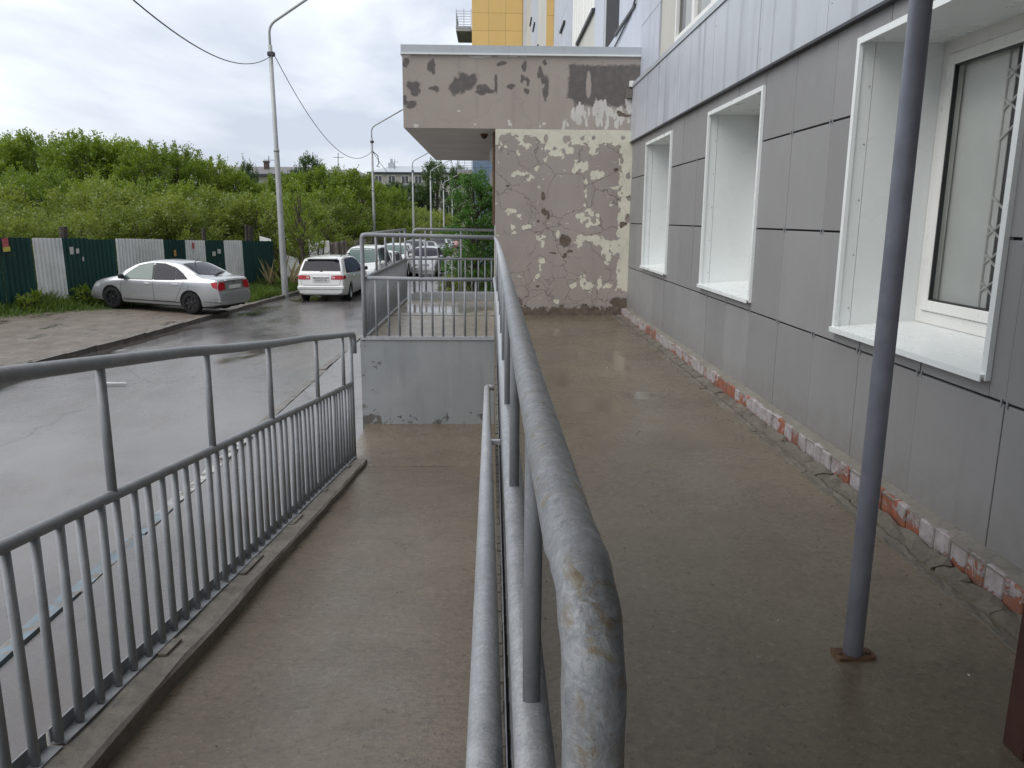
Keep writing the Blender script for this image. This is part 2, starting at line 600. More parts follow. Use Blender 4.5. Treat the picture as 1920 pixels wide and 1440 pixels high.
def pipe_paint():
    """thick aluminium paint on galvanised pipe: mottled, with fine lumps"""
    n = NT("silver_pipe_paint")
    big = n.noise(11, 5, 0.65, 0.6)
    blot = n.noise(75, 5, 0.68, 1.0)
    fine = n.noise(260, 4, 0.7, 0.4)
    c = n.ramp(big, (0.25, (0.30, 0.315, 0.335)), (0.55, (0.39, 0.405, 0.425)), (0.8, (0.50, 0.515, 0.53)))
    c = n.mix(n.math("MULTIPLY", n.step(blot, 0.50, 0.60), 0.55), c, (0.56, 0.575, 0.59))
    c = n.mix(n.math("MULTIPLY", n.step(blot, 0.42, 0.32), 0.45), c, (0.17, 0.18, 0.20))
    c = n.mix(n.math("MULTIPLY", n.step(fine, 0.54, 0.64), 0.5), c, (0.55, 0.56, 0.575))
    c = n.mix(n.math("MULTIPLY", n.step(fine, 0.42, 0.34), 0.5), c, (0.16, 0.165, 0.18))
    xyz = n.sep()
    near = n.math("MULTIPLY", n.step(xyz[1], 2.4, 0.4), n.step(xyz[2], 1.0, 1.12))
    lich = n.step(n.math("ADD", n.noise(55, 6, 0.7, 0.8), n.math("MULTIPLY", near, 0.17)), 0.66, 0.80)
    lich = n.math("MULTIPLY", lich, n.step(n.noise(14, 3), 0.42, 0.55))
    c = n.mix(n.math("MULTIPLY", lich, 0.7), c, n.ramp(n.noise(110, 3), (0.4, (0.33, 0.28, 0.16)), (0.65, (0.27, 0.16, 0.045))))
    rust = n.step(n.noise(16, 6, 0.75), 0.73, 0.77)
    c = n.mix(n.math("MULTIPLY", rust, 0.5), c, (0.14, 0.075, 0.035))
    h = n.math("ADD", n.math("MULTIPLY", blot, 0.7), n.math("MULTIPLY", big, 0.5))
    h = n.math("ADD", h, n.math("MULTIPLY", fine, 0.3))
    ro = n.ramp(n.noise(45, 4), (0.3, 0.30), (0.7, 0.52))
    return n.set(col=c, rough=ro, metal=0.15, spec=0.5, normal=n.bump(h, 0.5, 0.003))


def rail_paint():
    """duller grey paint of the thinner bars"""
    n = NT("grey_rail_paint")
    big = n.noise(12, 5, 0.65, 0.5)
    fine = n.noise(140, 4, 0.7)
    c = n.ramp(big, (0.28, (0.225, 0.238, 0.255)), (0.72, (0.305, 0.32, 0.34)))
    c = n.mix(n.math("MULTIPLY", n.step(fine, 0.54, 0.68), 0.35), c, (0.43, 0.445, 0.46))
    c = n.mix(n.math("MULTIPLY", n.step(fine, 0.42, 0.32), 0.35), c, (0.15, 0.157, 0.167))
    rust = n.step(n.noise(19, 6, 0.75), 0.70, 0.76)
    c = n.mix(n.math("MULTIPLY", rust, 0.45), c, (0.13, 0.08, 0.045))
    return n.set(col=c, rough=n.ramp(n.noise(40, 3), (0.3, 0.42), (0.7, 0.62)), spec=0.4, normal=n.bump(n.math("ADD", fine, big), 0.35, 0.002))


M["pipe"] = pipe_paint()
M["rail"] = rail_paint()
M["post_paint"] = flat("column_paint", (0.32, 0.335, 0.395), 0.5, 0.15, 0.12, 14, 0.12)


def rust_mat():
    n = NT("rusty_steel")
    c = n.ramp(n.noise(40, 5, 0.7), (0.3, (0.05, 0.028, 0.016)), (0.6, (0.15, 0.085, 0.045)), (0.8, (0.22, 0.14, 0.08)))
    return n.set(col=c, rough=0.8, metal=0.1, normal=n.bump(n.noise(90, 4), 0.6, 0.003))


M["rust"] = rust_mat()


def panel_mat(name, col, rough=0.42, metal=0.0, streak=0.0, vary=0.1, dark=None, dirt=0.18):
    n = NT(name)
    r = n.rnd()
    f = n.math("ADD", n.math("MULTIPLY", n.noise(1.2, 5, 0.6), 0.6), n.math("MULTIPLY", r, 0.4))
    c = n.ramp(f, (0.25, tuple(x * (1 - vary) for x in col)), (0.75, tuple(x * (1 + vary) for x in col)))
    fine = n.noise(120, 3)
    c = n.mix(n.math("MULTIPLY", n.step(fine, 0.45, 0.7), 0.12), c, tuple(x * 0.7 for x in col))
    c = n.mix(n.math("MULTIPLY", n.step(n.noise(2.5, 6, 0.7, 0.5, vec=n.scale(n.pos(), (1, 1, 0.35))), 0.55, 0.75), dirt), c, tuple(x * 0.72 for x in col))
    if name.startswith("grey_cladding"):
        z = n.sep()[2]
        spl = n.math("MULTIPLY", n.step(n.math("ADD", z, n.math("MULTIPLY", n.noise(9, 6, 0.75), -0.5)), 0.12, -0.2), 0.45)
        c = n.mix(spl, c, (0.155, 0.14, 0.118))
        sp = n.math("MULTIPLY", n.step(n.voro(70), 0.16, 0.08), n.step(n.math("ADD", n.noise(6, 3), n.math("MULTIPLY", z, -0.12)), 0.5, 0.6))
        c = n.mix(n.math("MULTIPLY", sp, 0.5), c, (0.13, 0.12, 0.105))
        run = n.noise(1.0, 4, 0.6, vec=n.scale(n.pos(), (11, 11, 0.5)))
        c = n.mix(n.math("MULTIPLY", n.step(run, 0.56, 0.74), 0.13), c, (0.13, 0.125, 0.125))
    if streak:
        s1 = n.noise(1.0, 4, 0.6, vec=n.scale(n.pos(), (7, 7, 0.35)))
        c = n.mix(n.math("MULTIPLY", n.step(s1, 0.5, 0.72), streak), c, dark or tuple(x * 0.55 for x in col))
        s2 = n.noise(1.0, 3, 0.6, vec=n.scale(n.pos(), (16, 16, 0.25), (4, 2, 1)))
        c = n.mix(n.math("MULTIPLY", n.step(s2, 0.55, 0.8), streak * 0.7), c, tuple(min(0.85, x * 1.35) for x in col))
    h = n.math("ADD", n.math("MULTIPLY", n.noise(1.4, 2), 1.0), n.math("MULTIPLY", n.noise(90, 2), 0.03))
    return n.set(col=c, rough=n.ramp(n.noise(5, 4), (0.3, rough - 0.08), (0.7, rough + 0.1)), metal=metal, normal=n.bump(h, 0.10, 0.02))


M["panel"] = panel_mat("grey_cladding_panel", (0.252, 0.248, 0.248), 0.5)
M["band"] = panel_mat("galvanised_sheet", (0.50, 0.525, 0.572), 0.42, 0.12, 0.75, 0.08)
M["upper_panel"] = panel_mat("pale_blue_cladding", (0.50, 0.53, 0.60), 0.5, 0.0, 0.25, 0.06)
M["cream_panel"] = panel_mat("cream_cladding", (0.55, 0.53, 0.47), 0.5, 0.0, 0.15, 0.06)
M["yellow_panel"] = panel_mat("yellow_cladding", (0.74, 0.49, 0.17), 0.5, 0.0, 0.06, 0.05)
M["blue_panel"] = panel_mat("blue_grey_cladding", (0.16, 0.22, 0.31), 0.5)
M["backing"] = flat("dark_backing", (0.035, 0.035, 0.038), 0.9)
M["white"] = panel_mat("white_sheet_metal", (0.77, 0.80, 0.79), 0.3, 0.0, 0.0, 0.02, None, 0.03)
M["white_pvc"] = flat("white_plastic", (0.78, 0.77, 0.74), 0.3, 0, 0.04, 3)
M["steel_dark"] = flat("dark_trim_steel", (0.05, 0.052, 0.06), 0.5, 0.3)
M["steel"] = flat("grey_steel", (0.34, 0.35, 0.37), 0.4, 0.5, 0.15, 30, 0.1)
M["flashing"] = panel_mat("roof_flashing", (0.47, 0.50, 0.53), 0.42, 0.2, 0.2, 0.06)
M["soffit"] = flat("soffit_plaster", (0.52, 0.50, 0.475), 0.85, 0, 0.1, 1.5, 0.2)
M["ledge"] = rough_conc("mortar_ledge", (0.15, 0.138, 0.117), (0.225, 0.208, 0.18), 0.1, 0.8)
M["curtain"] = flat("pale_blind", (0.86, 0.86, 0.83), 0.9, 0, 0.06, 2)


def brick_mat():
    n = NT("whitewashed_brick")
    r = n.rnd()
    red = n.ramp(n.noise(14, 5, 0.65), (0.3, (0.17, 0.05, 0.028)), (0.7, (0.34, 0.115, 0.06)))
    white = n.ramp(n.noise(20, 4), (0.3, (0.27, 0.25, 0.25)), (0.7, (0.42, 0.395, 0.405)))
    patch = n.noise(0.9, 3, 0.5, vec=n.scale(n.pos(), (0, 1, 0)))
    f = n.math("ADD", n.math("MULTIPLY", n.noise(15, 6, 0.72, 0.5), 0.85), n.math("MULTIPLY", r, 0.28))
    f = n.math("ADD", f, n.math("MULTIPLY", patch, 0.8))
    z = n.sep()[2]
    f = n.math("ADD", f, n.math("MULTIPLY", n.step(z, 0.0, 0.07), 0.16))
    c = n.mix(n.math("MULTIPLY", n.step(f, 0.99, 1.06), 0.92), red, white)
    c = n.mix(n.math("MULTIPLY", n.step(n.noise(8, 6, 0.75), 0.44, 0.66), 0.55), c, (0.13, 0.105, 0.085))
    c = n.mix(n.math("MULTIPLY", n.step(z, 0.03, -0.02), 0.5), c, (0.08, 0.055, 0.04))
    return n.set(col=c, rough=0.8, normal=n.bump(n.math("ADD", n.noise(50, 5, 0.7), n.math("MULTIPLY", n.step(f, 0.99, 1.06), 0.8)), 0.6, 0.004))


M["brick"] = brick_mat()


def peeling(name, base_lo, base_hi, crack_col, cream, dark, crack_scale, crack_amt, tall=1.0):
    n = NT(name)
    fine = n.math("SUBTRACT", n.noise(30, 6, 0.7, 0.6), 0.5)
    med = n.math("SUBTRACT", n.noise(9, 5, 0.65, 0.4), 0.5)
    jag = n.math("ADD", n.math("MULTIPLY", fine, 0.8), n.math("MULTIPLY", med, 1.5))
    cv = n.vadd(n.scale(n.pos(), (1, 0, tall)), n.noise(14, 3, 0.6, col=True), 0.05)
    sc = n.node("ShaderNodeSeparateColor")
    n.L(n.voro(19, "F1", vec=cv, out="Color"), sc.inputs[0])
    flake = n.math("MULTIPLY", n.math("SUBTRACT", sc.outputs[0], 0.5), 1.05)
    pj = n.math("ADD", n.math("MULTIPLY", jag, 0.75), flake)
    peel = n.step(n.math("ADD", n.attr("peel"), pj), 0.0, 0.03)
    drk = n.math("MULTIPLY", n.step(n.math("ADD", n.attr("scuff"), jag), -0.12, 0.34), n.ramp(n.noise(12, 5, 0.65), (0.3, 0.78), (0.6, 1.0)))
    bare = n.step(n.math("ADD", n.attr("bare"), jag), -0.02, 0.06)
    c = n.ramp(n.noise(1.3, 5, 0.6, 0.4), (0.3, base_lo), (0.7, base_hi))
    c = n.mix(n.math("MULTIPLY", n.step(n.noise(1.0, 4, 0.6, vec=n.scale(n.pos(), (8, 8, 0.7))), 0.52, 0.74), 0.22), c, tuple(x * 0.66 for x in base_lo))
    wv = n.vadd(n.scale(n.pos(), (1, 0, 1.25)), n.noise(2.2, 4, 0.6, col=True), 0.55)
    ed = n.voro(crack_scale, "DISTANCE_TO_EDGE", vec=wv)
    wv2 = n.vadd(n.scale(n.pos(), (1, 0, 1.0), (3, 0, 7)), n.noise(4.2, 4, 0.6, col=True), 0.3)
    ed2 = n.voro(crack_scale * 2.3, "DISTANCE_TO_EDGE", vec=wv2)
    ck = n.math("MULTIPLY", n.step(ed, 0.010, 0.003), n.step(n.noise(1.5, 3), 0.36, 0.5))
    ck2 = n.math("MULTIPLY", n.step(ed2, 0.010, 0.003), n.step(n.math("ADD", n.noise(2.1, 3), n.math("MULTIPLY", n.step(n.sep()[2], 0.9, 0.2), 0.12)), 0.53, 0.6))
    ck = n.math("MULTIPLY", n.math("MAXIMUM", ck, ck2), crack_amt)
    c = n.mix(n.math("MULTIPLY", drk, 0.92), c, n.ramp(n.noise(12, 4), (0.3, dark), (0.7, tuple(x * 1.35 for x in dark))))
    c = n.mix(n.math("MULTIPLY", ck, 0.65), c, crack_col)
    c = n.mix(peel, c, n.ramp(n.noise(6, 5), (0.3, tuple(x * 0.85 for x in cream)), (0.7, cream)))
    c = n.mix(bare, c, n.ramp(n.noise(22, 5), (0.3, (0.085, 0.062, 0.048)), (0.7, (0.17, 0.135, 0.105))))
    h = n.math("SUBTRACT", n.math("MULTIPLY", n.noise(55, 4), 0.16), n.math("ADD", n.math("MULTIPLY", peel, 0.8), n.math("MULTIPLY", ck, 0.9)))
    h = n.math("SUBTRACT", h, n.math("MULTIPLY", bare, n.math("ADD", n.noise(25, 4), 0.6)))
    return n.set(col=c, rough=0.78, normal=n.bump(h, 0.8, 0.005))


M["plaster"] = peeling("peeling_plaster", (0.315, 0.275, 0.25), (0.375, 0.33, 0.302), (0.09, 0.072, 0.063), (0.71, 0.68, 0.56), (0.10, 0.085, 0.078), 1.75, 1.0)
M["beam"] = peeling("scuffed_plaster", (0.355, 0.31, 0.278), (0.415, 0.365, 0.33), (0.12, 0.10, 0.086), (0.66, 0.63, 0.59), (0.078, 0.07, 0.069), 1.0, 0.2, 0.35)


def glass_mat(name, tint, rough=0.04, alpha=None):
    n = NT(name)
    return n.set(col=tint, rough=rough, spec=0.6, coat=0.0)


def clear_glass():
    n = NT("window_glass")
    g = n.node("ShaderNodeBsdfGlossy")
    g.inputs["Roughness"].default_value = 0.02
    t = n.node("ShaderNodeBsdfTransparent")
    t.inputs["Color"].default_value = (0.94, 0.955, 0.94, 1)
    f = n.node("ShaderNodeFresnel")
    f.inputs["IOR"].default_value = 1.55
    m = n.node("ShaderNodeMixShader")
    n.L(f.outputs[0], m.inputs[0])
    n.L(t.outputs[0], m.inputs[1])
    n.L(g.outputs[0], m.inputs[2])
    n.L(m.outputs[0], n.out.inputs["Surface"])
    return n.m


M["glass"] = clear_glass()
M["dark_glass"] = glass_mat("dark_window_glass", (0.03, 0.034, 0.04))


def car_paint(name, col, metal=0.0, rough=0.3, coat=0.6, dirt=0.25):
    n = NT(name)
    xyz = n.sep(n.objco())
    d = n.step(n.math("ADD", xyz[2], n.math("MULTIPLY", n.noise(5, 4, vec=n.objco()), 0.5)), 0.95, 0.45)
    c = n.mix(n.math("MULTIPLY", d, dirt), col, (0.13, 0.115, 0.095))
    return n.set(col=c, metal=metal, rough=n.math("ADD", n.math("MULTIPLY", d, 0.2), rough), coat=coat, coat_rough=0.06, spec=0.5)


M["silver_paint"] = car_paint("silver_car_paint", (0.43, 0.44, 0.455), 0.55, 0.3, 0.7, 0.22)
M["white_paint"] = car_paint("white_car_paint", (0.74, 0.745, 0.73), 0.0, 0.3, 0.6, 0.18)
M["grey_paint"] = car_paint("grey_car_paint", (0.09, 0.105, 0.12), 0.4, 0.3)
M["black_paint"] = car_paint("black_car_paint", (0.02, 0.022, 0.026), 0.1, 0.25)
M["red_paint"] = car_paint("red_car_paint", (0.3, 0.05, 0.04), 0.1, 0.3)
M["car_glass"] = glass_mat("car_window_glass", (0.018, 0.02, 0.026), 0.03)
M["tint_glass"] = glass_mat("tinted_car_glass", (0.012, 0.012, 0.022), 0.06)
M["tint_glass"].node_tree.nodes["Principled BSDF"].inputs["Specular IOR Level"].default_value = 0.22
M["green_glass"] = glass_mat("greenish_car_glass", (0.10, 0.15, 0.135), 0.03)
M["tyre"] = flat("tyre_rubber", (0.007, 0.007, 0.0075), 0.9, 0, 0.25, 20, 0.2)
M["black_rim"] = flat("black_wheel_steel", (0.05, 0.05, 0.056), 0.22, 0.6)
M["alloy"] = flat("alloy_wheel", (0.36, 0.365, 0.37), 0.35, 0.7)
M["black_plastic"] = flat("black_plastic", (0.018, 0.018, 0.02), 0.45)
M["seam"] = flat("panel_gap", (0.05, 0.05, 0.055), 0.8)
M["seam_w"] = flat("panel_gap_white", (0.22, 0.22, 0.22), 0.8)
M["tail"] = flat("red_lamp_lens", (0.42, 0.016, 0.03), 0.12, 0, 0.25, 30)
M["tail_white"] = flat("pale_lamp_lens", (0.62, 0.42, 0.42), 0.15)
M["head"] = flat("headlamp_lens", (0.50, 0.52, 0.54), 0.1, 0.4, 0.3, 18)
M["plate"] = flat("number_plate_white", (0.68, 0.68, 0.66), 0.4, 0, 0.04)
M["ink"] = flat("black_ink", (0.02, 0.02, 0.02), 0.5)
M["chrome"] = flat("chrome_trim", (0.5, 0.5, 0.51), 0.2, 0.9)

M["lamp_post"] = flat("grey_lamp_post_paint", (0.37, 0.38, 0.375), 0.5, 0.15, 0.12, 3)
M["lamp_head"] = flat("lamp_head_paint", (0.6, 0.61, 0.61), 0.4)
M["cable"] = flat("black_cable", (0.03, 0.03, 0.032), 0.7)


def fence_mat(name, col, streak=0.4):
    n = NT(name)
    c = n.ramp(n.noise(1.2, 5, 0.65), (0.3, tuple(x * 0.8 for x in col)), (0.7, tuple(min(1, x * 1.1) for x in col)))
    z = n.noise(1, 5, 0.65, 0.5, vec=n.scale(n.pos(), (3, 3, 0.6)))
    c = n.mix(n.math("MULTIPLY", n.step(z, 0.5, 0.75), streak), c, tuple(x * 0.55 for x in col))
    sc = n.math("MULTIPLY", n.step(n.noise(5, 6, 0.75), 0.64, 0.7), 0.35)
    c = n.mix(sc, c, (0.2, 0.19, 0.16))
    return n.set(col=c, rough=0.5, spec=0.35)


M["fence_white"] = fence_mat("white_corrugated_sheet", (0.70, 0.705, 0.685), 0.3)
M["fence_green"] = fence_mat("dark_green_corrugated_sheet", (0.008, 0.05, 0.042), 0.3)
M["fence_post"] = flat("dark_timber", (0.055, 0.045, 0.038), 0.85, 0, 0.4, 8, 0.3)


def plank_mat():
    n = NT("grey_weathered_plank")
    g = n.noise(1, 5, 0.65, 0.4, vec=n.scale(n.pos(), (14, 14, 0.9)))
    c = n.ramp(n.math("ADD", n.math("MULTIPLY", g, 0.8), n.math("MULTIPLY", n.rnd(), 0.3)), (0.35, (0.10, 0.08, 0.065)), (0.55, (0.24, 0.205, 0.175)), (0.8, (0.38, 0.34, 0.30)))
    return n.set(col=c, rough=0.85, normal=n.bump(g, 0.5, 0.01))


M["plank"] = plank_mat()
M["paper"] = flat("weathered_paper", (0.48, 0.48, 0.44), 0.8)
M["red_paper"] = flat("red_notice", (0.44, 0.10, 0.11), 0.7, 0, 0.3, 12)
M["yellow_paper"] = flat("yellow_notice", (0.58, 0.50, 0.10), 0.7)
M["orange_paper"] = flat("orange_notice", (0.5, 0.26, 0.08), 0.7)


def leaf_mat(name, a, b, trans=0.38):
    n = NT(name)
    r = n.rnd()
    f = n.math("ADD", n.math("MULTIPLY", n.noise(1.1, 3), 0.55), n.math("MULTIPLY", r, 0.45))
    c = n.ramp(f, (0.25, a), (0.75, b))
    c = n.mix(n.math("MULTIPLY", n.noise(9, 2), 0.35), c, tuple(x * 1.25 for x in b))
    d = n.node("ShaderNodeBsdfDiffuse")
    n.L(c, d.inputs["Color"])
    t = n.node("ShaderNodeBsdfTranslucent")
    tcx = n.mix(0.5, c, tuple(min(1, x * k) for x, k in zip(b, (1.9, 1.75, 0.8))))
    n.L(tcx, t.inputs["Color"])
    m = n.node("ShaderNodeMixShader")
    m.inputs[0].default_value = trans
    n.L(d.outputs[0], m.inputs[1])
    n.L(t.outputs[0], m.inputs[2])
    gl = n.node("ShaderNodeBsdfGlossy")
    gl.inputs["Roughness"].default_value = 0.45
    m2 = n.node("ShaderNodeMixShader")
    m2.inputs[0].default_value = 0.05
    n.L(m.outputs[0], m2.inputs[1])
    n.L(gl.outputs[0], m2.inputs[2])
    n.L(m2.outputs[0], n.out.inputs["Surface"])
    return n.m


M["leaf_tall"] = leaf_mat("maple_leaves", (0.078, 0.145, 0.014), (0.20, 0.275, 0.030))
M["leaf_low"] = leaf_mat("willow_leaves", (0.085, 0.140, 0.024), (0.215, 0.27, 0.050))
M["leaf_dark"] = leaf_mat("dark_leaves", (0.035, 0.070, 0.018), (0.06, 0.105, 0.028))
M["leaf_fern"] = leaf_mat("feathery_leaves", (0.050, 0.130, 0.022), (0.09, 0.20, 0.038))
M["grass"] = leaf_mat("grass_blades", (0.065, 0.12, 0.018), (0.125, 0.19, 0.035), 0.35)
M["straw"] = leaf_mat("dry_stems", (0.20, 0.16, 0.08), (0.30, 0.25, 0.14), 0.2)
M["bark"] = flat("bark", (0.075, 0.06, 0.047), 0.9, 0, 0.4, 12, 0.5)
M["blue_kerb"] = None


def kerb_paint():
    n = NT("faded_blue_kerb")
    base = n.ramp(n.noise(5, 5), (0.3, (0.13, 0.12, 0.108)), (0.7, (0.22, 0.205, 0.19)))
    blue = n.ramp(n.noise(8, 4), (0.3, (0.135, 0.19, 0.235)), (0.7, (0.19, 0.262, 0.315)))
    y = n.sep()[1]
    f = n.math("ADD", n.noise(7, 6, 0.7), n.math("MULTIPLY", n.step(y, 6.2, 7.4), -0.2))
    c = n.mix(n.math("MULTIPLY", n.step(f, 0.43, 0.53), 0.85), base, blue)
    wh = n.math("MULTIPLY", n.step(y, 6.2, 7.2), n.step(y, 9.5, 8.5))
    c = n.mix(n.math("MULTIPLY", wh, n.step(n.noise(9, 5, 0.7), 0.44, 0.5)), c, (0.45, 0.45, 0.43))
    return n.set(col=c, rough=0.55, normal=n.bump(n.noise(20, 5, 0.7), 0.6, 0.008))


M["blue_kerb"] = kerb_paint()
M["roof_grey"] = flat("far_grey_roof", (0.15, 0.145, 0.145), 0.7)
M["roof_metal"] = panel_mat("far_metal_roof", (0.42, 0.45, 0.48), 0.5, 0.1, 0.3)
M["far_wall"] = flat("far_plaster", (0.36, 0.34, 0.30), 0.9)
M["bricky"] = flat("chimney_brick", (0.085, 0.06, 0.052), 0.9)

# ================================================================== ground, road, kerbs
rng = random.Random(7)
nrg = np.random.default_rng(7)

KL = [(-10.6, -12), (-9.35, 0), (-8.75, 8), (-8.2, 14), (-7.92, 17.4), (-7.66, 24.4), (-7.48, 28.6), (-7.35, 34), (-7.2, 45), (-7.0, 62), (-6.6, 90), (-6.0, 130)]


def kx(Y):
    for (x0, y0), (x1, y1) in zip(KL, KL[1:]):
        if y0 <= Y <= y1:
            return x0 + (x1 - x0) * (Y - y0) / (y1 - y0)
    return KL[0][0] if Y < KL[0][1] else KL[-1][0]


def VZ(X, Y):
    """height of the verge"""
    return G(Y) + 0.10 + 0.03 * min(max(kx(Y) - X, 0), 7)


def sheet(name, ys, xs_of, z_of, mat, kind="structure"):
    vs, fs = [], []
    n = None
    for Y in ys:
        row = xs_of(Y)
        n = len(row)
        vs += [(x, Y, z_of(x, Y)) for x in row]
    for j in range(len(ys) - 1):
        for i in range(n - 1):
            fs.append((j * n + i, j * n + i + 1, (j + 1) * n + i + 1, (j + 1) * n + i))
    return tag(put(name, new_mesh(name, vs, fs, mat, True)), kind=kind)


sheet("ground", [-80, -10, 10, 30, 60, 120, 300, 900, 2500], lambda Y: [-1500, -200, -60, -20, -8, 0, 20, 200, 1500], lambda x, Y: G(Y) - 0.12, M["ground"])
ys = list(np.arange(-14, 60, 2.0)) + list(range(60, 132, 6))
sheet("road", ys, lambda Y: [kx(Y) + (-2.15 - kx(Y)) * t for t in (0, 0.25, 0.5, 0.75, 1)], lambda x, Y: G(Y), M["asphalt"])
sheet("verge", ys, lambda Y: [kx(Y) - 0.12 - d for d in (62, 30, 16, 10, 7, 5, 3.2, 1.6, 0.8, 0)], lambda x, Y: VZ(x, Y) - 0.004, M["verge"])

kerb = tag(bpy.data.objects.new("kerb", None), kind="structure")
COL.objects.link(kerb)


def kerb_stone_mesh(name, w, h, l, mat, seed):
    r = random.Random(seed)
    m = MB()
    j = lambda: r.uniform(-0.008, 0.008)
    prof = [(0, -0.15), (0, h - 0.02), (0.02, h), (w, h), (w, -0.15)]
    ns = 3
    vs = []
    for k in range(ns + 1):
        y = l * k / ns
        vs += [(x + j() * 0.7, y, z + (j() if z > 0 else 0)) for x, z in prof]
    p = len(prof)
    fs = [tuple(range(p - 1, -1, -1)), tuple(range(ns * p, ns * p + p))]
    for k in range(ns):
        fs += [(k * p + i, k * p + i + 1, (k + 1) * p + i + 1, (k + 1) * p + i) for i in range(p - 1)]
    m.add(vs, fs)
    return m.mesh(name, mat)


kst = [kerb_stone_mesh("kerb_stone", -0.16, 0.10, 0.985, M["kerbstone"], s) for s in range(5)]
Y = -2.0
while Y < 58:
    x0, x1 = kx(Y), kx(Y + 1)
    put("kerb_stone", kst[int(Y * 7) % 5], kerb, (x0 + rng.uniform(-0.012, 0.012), Y, G(Y) + rng.uniform(-0.012, 0.006)), (0, 0, math.atan2(-(x1 - x0), 1.0)))
    Y += 1.0
m = MB()
for Ya in range(58, 128, 5):
    m.add([(kx(Ya), Ya, G(Ya)), (kx(Ya), Ya, G(Ya) + 0.1), (kx(Ya) - 0.16, Ya, G(Ya) + 0.1), (kx(Ya + 5), Ya + 5, G(Ya + 5)), (kx(Ya + 5), Ya + 5, G(Ya + 5) + 0.1), (kx(Ya + 5) - 0.16, Ya + 5, G(Ya + 5) + 0.1)], [(0, 1, 4, 3), (1, 2, 5, 4)])
tag(m.put("far_kerb", M["kerbstone"], kerb), kind="stuff")

# pavement beside the ramp with its faded blue kerb
m = MB()
m.box((-2.775, -6, -1.6), (0.018, 17.2, -1.102))
tag(m.put("pavement", M["asphalt"]), kind="structure")
blue = tag(bpy.data.objects.new("painted_kerb", None), kind="structure")
COL.objects.link(blue)
bst = [kerb_stone_mesh("kerb_stone", 0.125, 0.105, 0.99, M["blue_kerb"], s + 20) for s in range(4)]
for k in range(-3, 17):
    put("kerb_stone", bst[k % 4], blue, (-2.905 + rng.uniform(-0.01, 0.01), k, -1.2 + rng.uniform(-0.008, 0.01)))

# lawn by the wall of the house beyond the entrance
sheet("lawn", [18.2, 24, 30, 40, 60, 90, 120], lambda Y: [-2.15, -1.0, 0.5, 2.0], lambda x, Y: G(Y) + 0.08, M["verge"])

# ------------------------------------------------------------------ walkway, ramp, landing
walk = tag(MB().box((0.018, -4, -1.6), (1.9, 11.57, 0.0)).put("walkway", M["walk"]), kind="structure")


def chunk_mesh(seed, l, w, hmin, hmax, mat, name):
    """a broken piece of the mortar strip: ragged outline, uneven top"""
    r = random.Random(seed)
    n = max(4, int(l / 0.06))
    lo = [(r.uniform(-0.008, 0.010), l * k / n + r.uniform(-0.006, 0.006)) for k in range(n + 1)]
    hi = [(w + r.uniform(-0.008, 0.006), l * k / n + r.uniform(-0.006, 0.006)) for k in range(n + 1)]
    vs, fs = [], []
    tz = r.uniform(-0.004, 0.006)
    for k in range(n + 1):
        e = 0.5 if k in (0, n) else 1.0
        (x0, y0), (x1, y1) = lo[k], hi[k]
        h0 = hmin + r.uniform(0, 0.004)
        h1 = r.uniform(hmin, hmax)
        h2 = hmax * e + r.uniform(-0.005, 0.004) + tz
        vs += [(x0, y0, -0.004), (x0 + 0.004, y0, h0), (x0 + (x1 - x0) * r.uniform(0.4, 0.6), (y0 + y1) / 2, h1), (x1 - 0.005, y1, h2), (x1, y1, -0.004)]
    for k in range(n):
        fs += [(k * 5 + i, k * 5 + i + 1, (k + 1) * 5 + i + 1, (k + 1) * 5 + i) for i in range(4)]
    fs += [(0, 1, 2, 3, 4), tuple(n * 5 + i for i in (4, 3, 2, 1, 0))]
    return new_mesh(name, vs, fs, mat)


Y, k = 0.6, 0
while Y < 11.4:
    l = rng.uniform(0.10, 0.42)
    put("concrete_chunk", chunk_mesh(100 + k, l, rng.uniform(0.085, 0.098), 0.010, 0.026, M["rubble"], "concrete_chunk"), walk, (1.797 + 0.003 * (Y - 2), Y, 0.001), (0, 0, rng.uniform(-0.03, 0.03)))
    Y += l + rng.choice((0.002, 0.004, 0.006, 0.012))
    k += 1
Y = 0.6
while Y < 11.2:
    l = rng.uniform(0.7, 1.6)
    put("mortar_strip", chunk_mesh(300 + k, l, 0.055, 0.002, 0.007, M["rubble"], "mortar_strip"), walk, (1.735 + 0.003 * (Y - 2), Y, 0.001), (0, 0, rng.uniform(-0.006, 0.006)))
    Y += l + 0.003
    k += 1

# broken edge strip and steel angle along the ramp side of the walkway
m = MB()
for k in range(118):
    y = 0.3 + k * 0.075
    m.box((0.0195, y, 0.001), (0.0345 + rng.uniform(-0.004, 0.002), y + 0.07 + rng.uniform(-0.006, 0.003), rng.uniform(0.003, 0.011)))
tag(m.put("edge_rubble", M["rubble"], walk), kind="stuff")
MB().box((0.037, 0.25, 0.001), (0.0405, 9.1, 0.02)).put("edge_angle", M["steel"], walk)
MB().box((0.041, 0.25, 0.0005), (0.05, 9.1, 0.0035)).put("edge_gap", M["backing"], walk)

RZ = lambda Y: -0.0875 - 0.125 * Y


def ramp_obj():
    ys = list(np.arange(-0.7, 7.5, 0.25)) + [7.54]
    xs = [-1.30, -1.0, -0.6, -0.2, 0.0178]
    vs, fs = [], []
    for y in ys:
        for i, x in enumerate(xs):
            vs.append((x, y, RZ(y) + (0.004 * math.sin(y * 5.1 + x * 3) + 0.003 * math.sin(y * 11 + x * 7) if 0 < i < 4 else 0)))
    n = len(xs)
    for j in range(len(ys) - 1):
        for i in range(n - 1):
            fs.append((j * n + i, j * n + i + 1, (j + 1) * n + i + 1, (j + 1) * n + i))
    return put("ramp", new_mesh("ramp", vs, fs, M["ramp"], True))


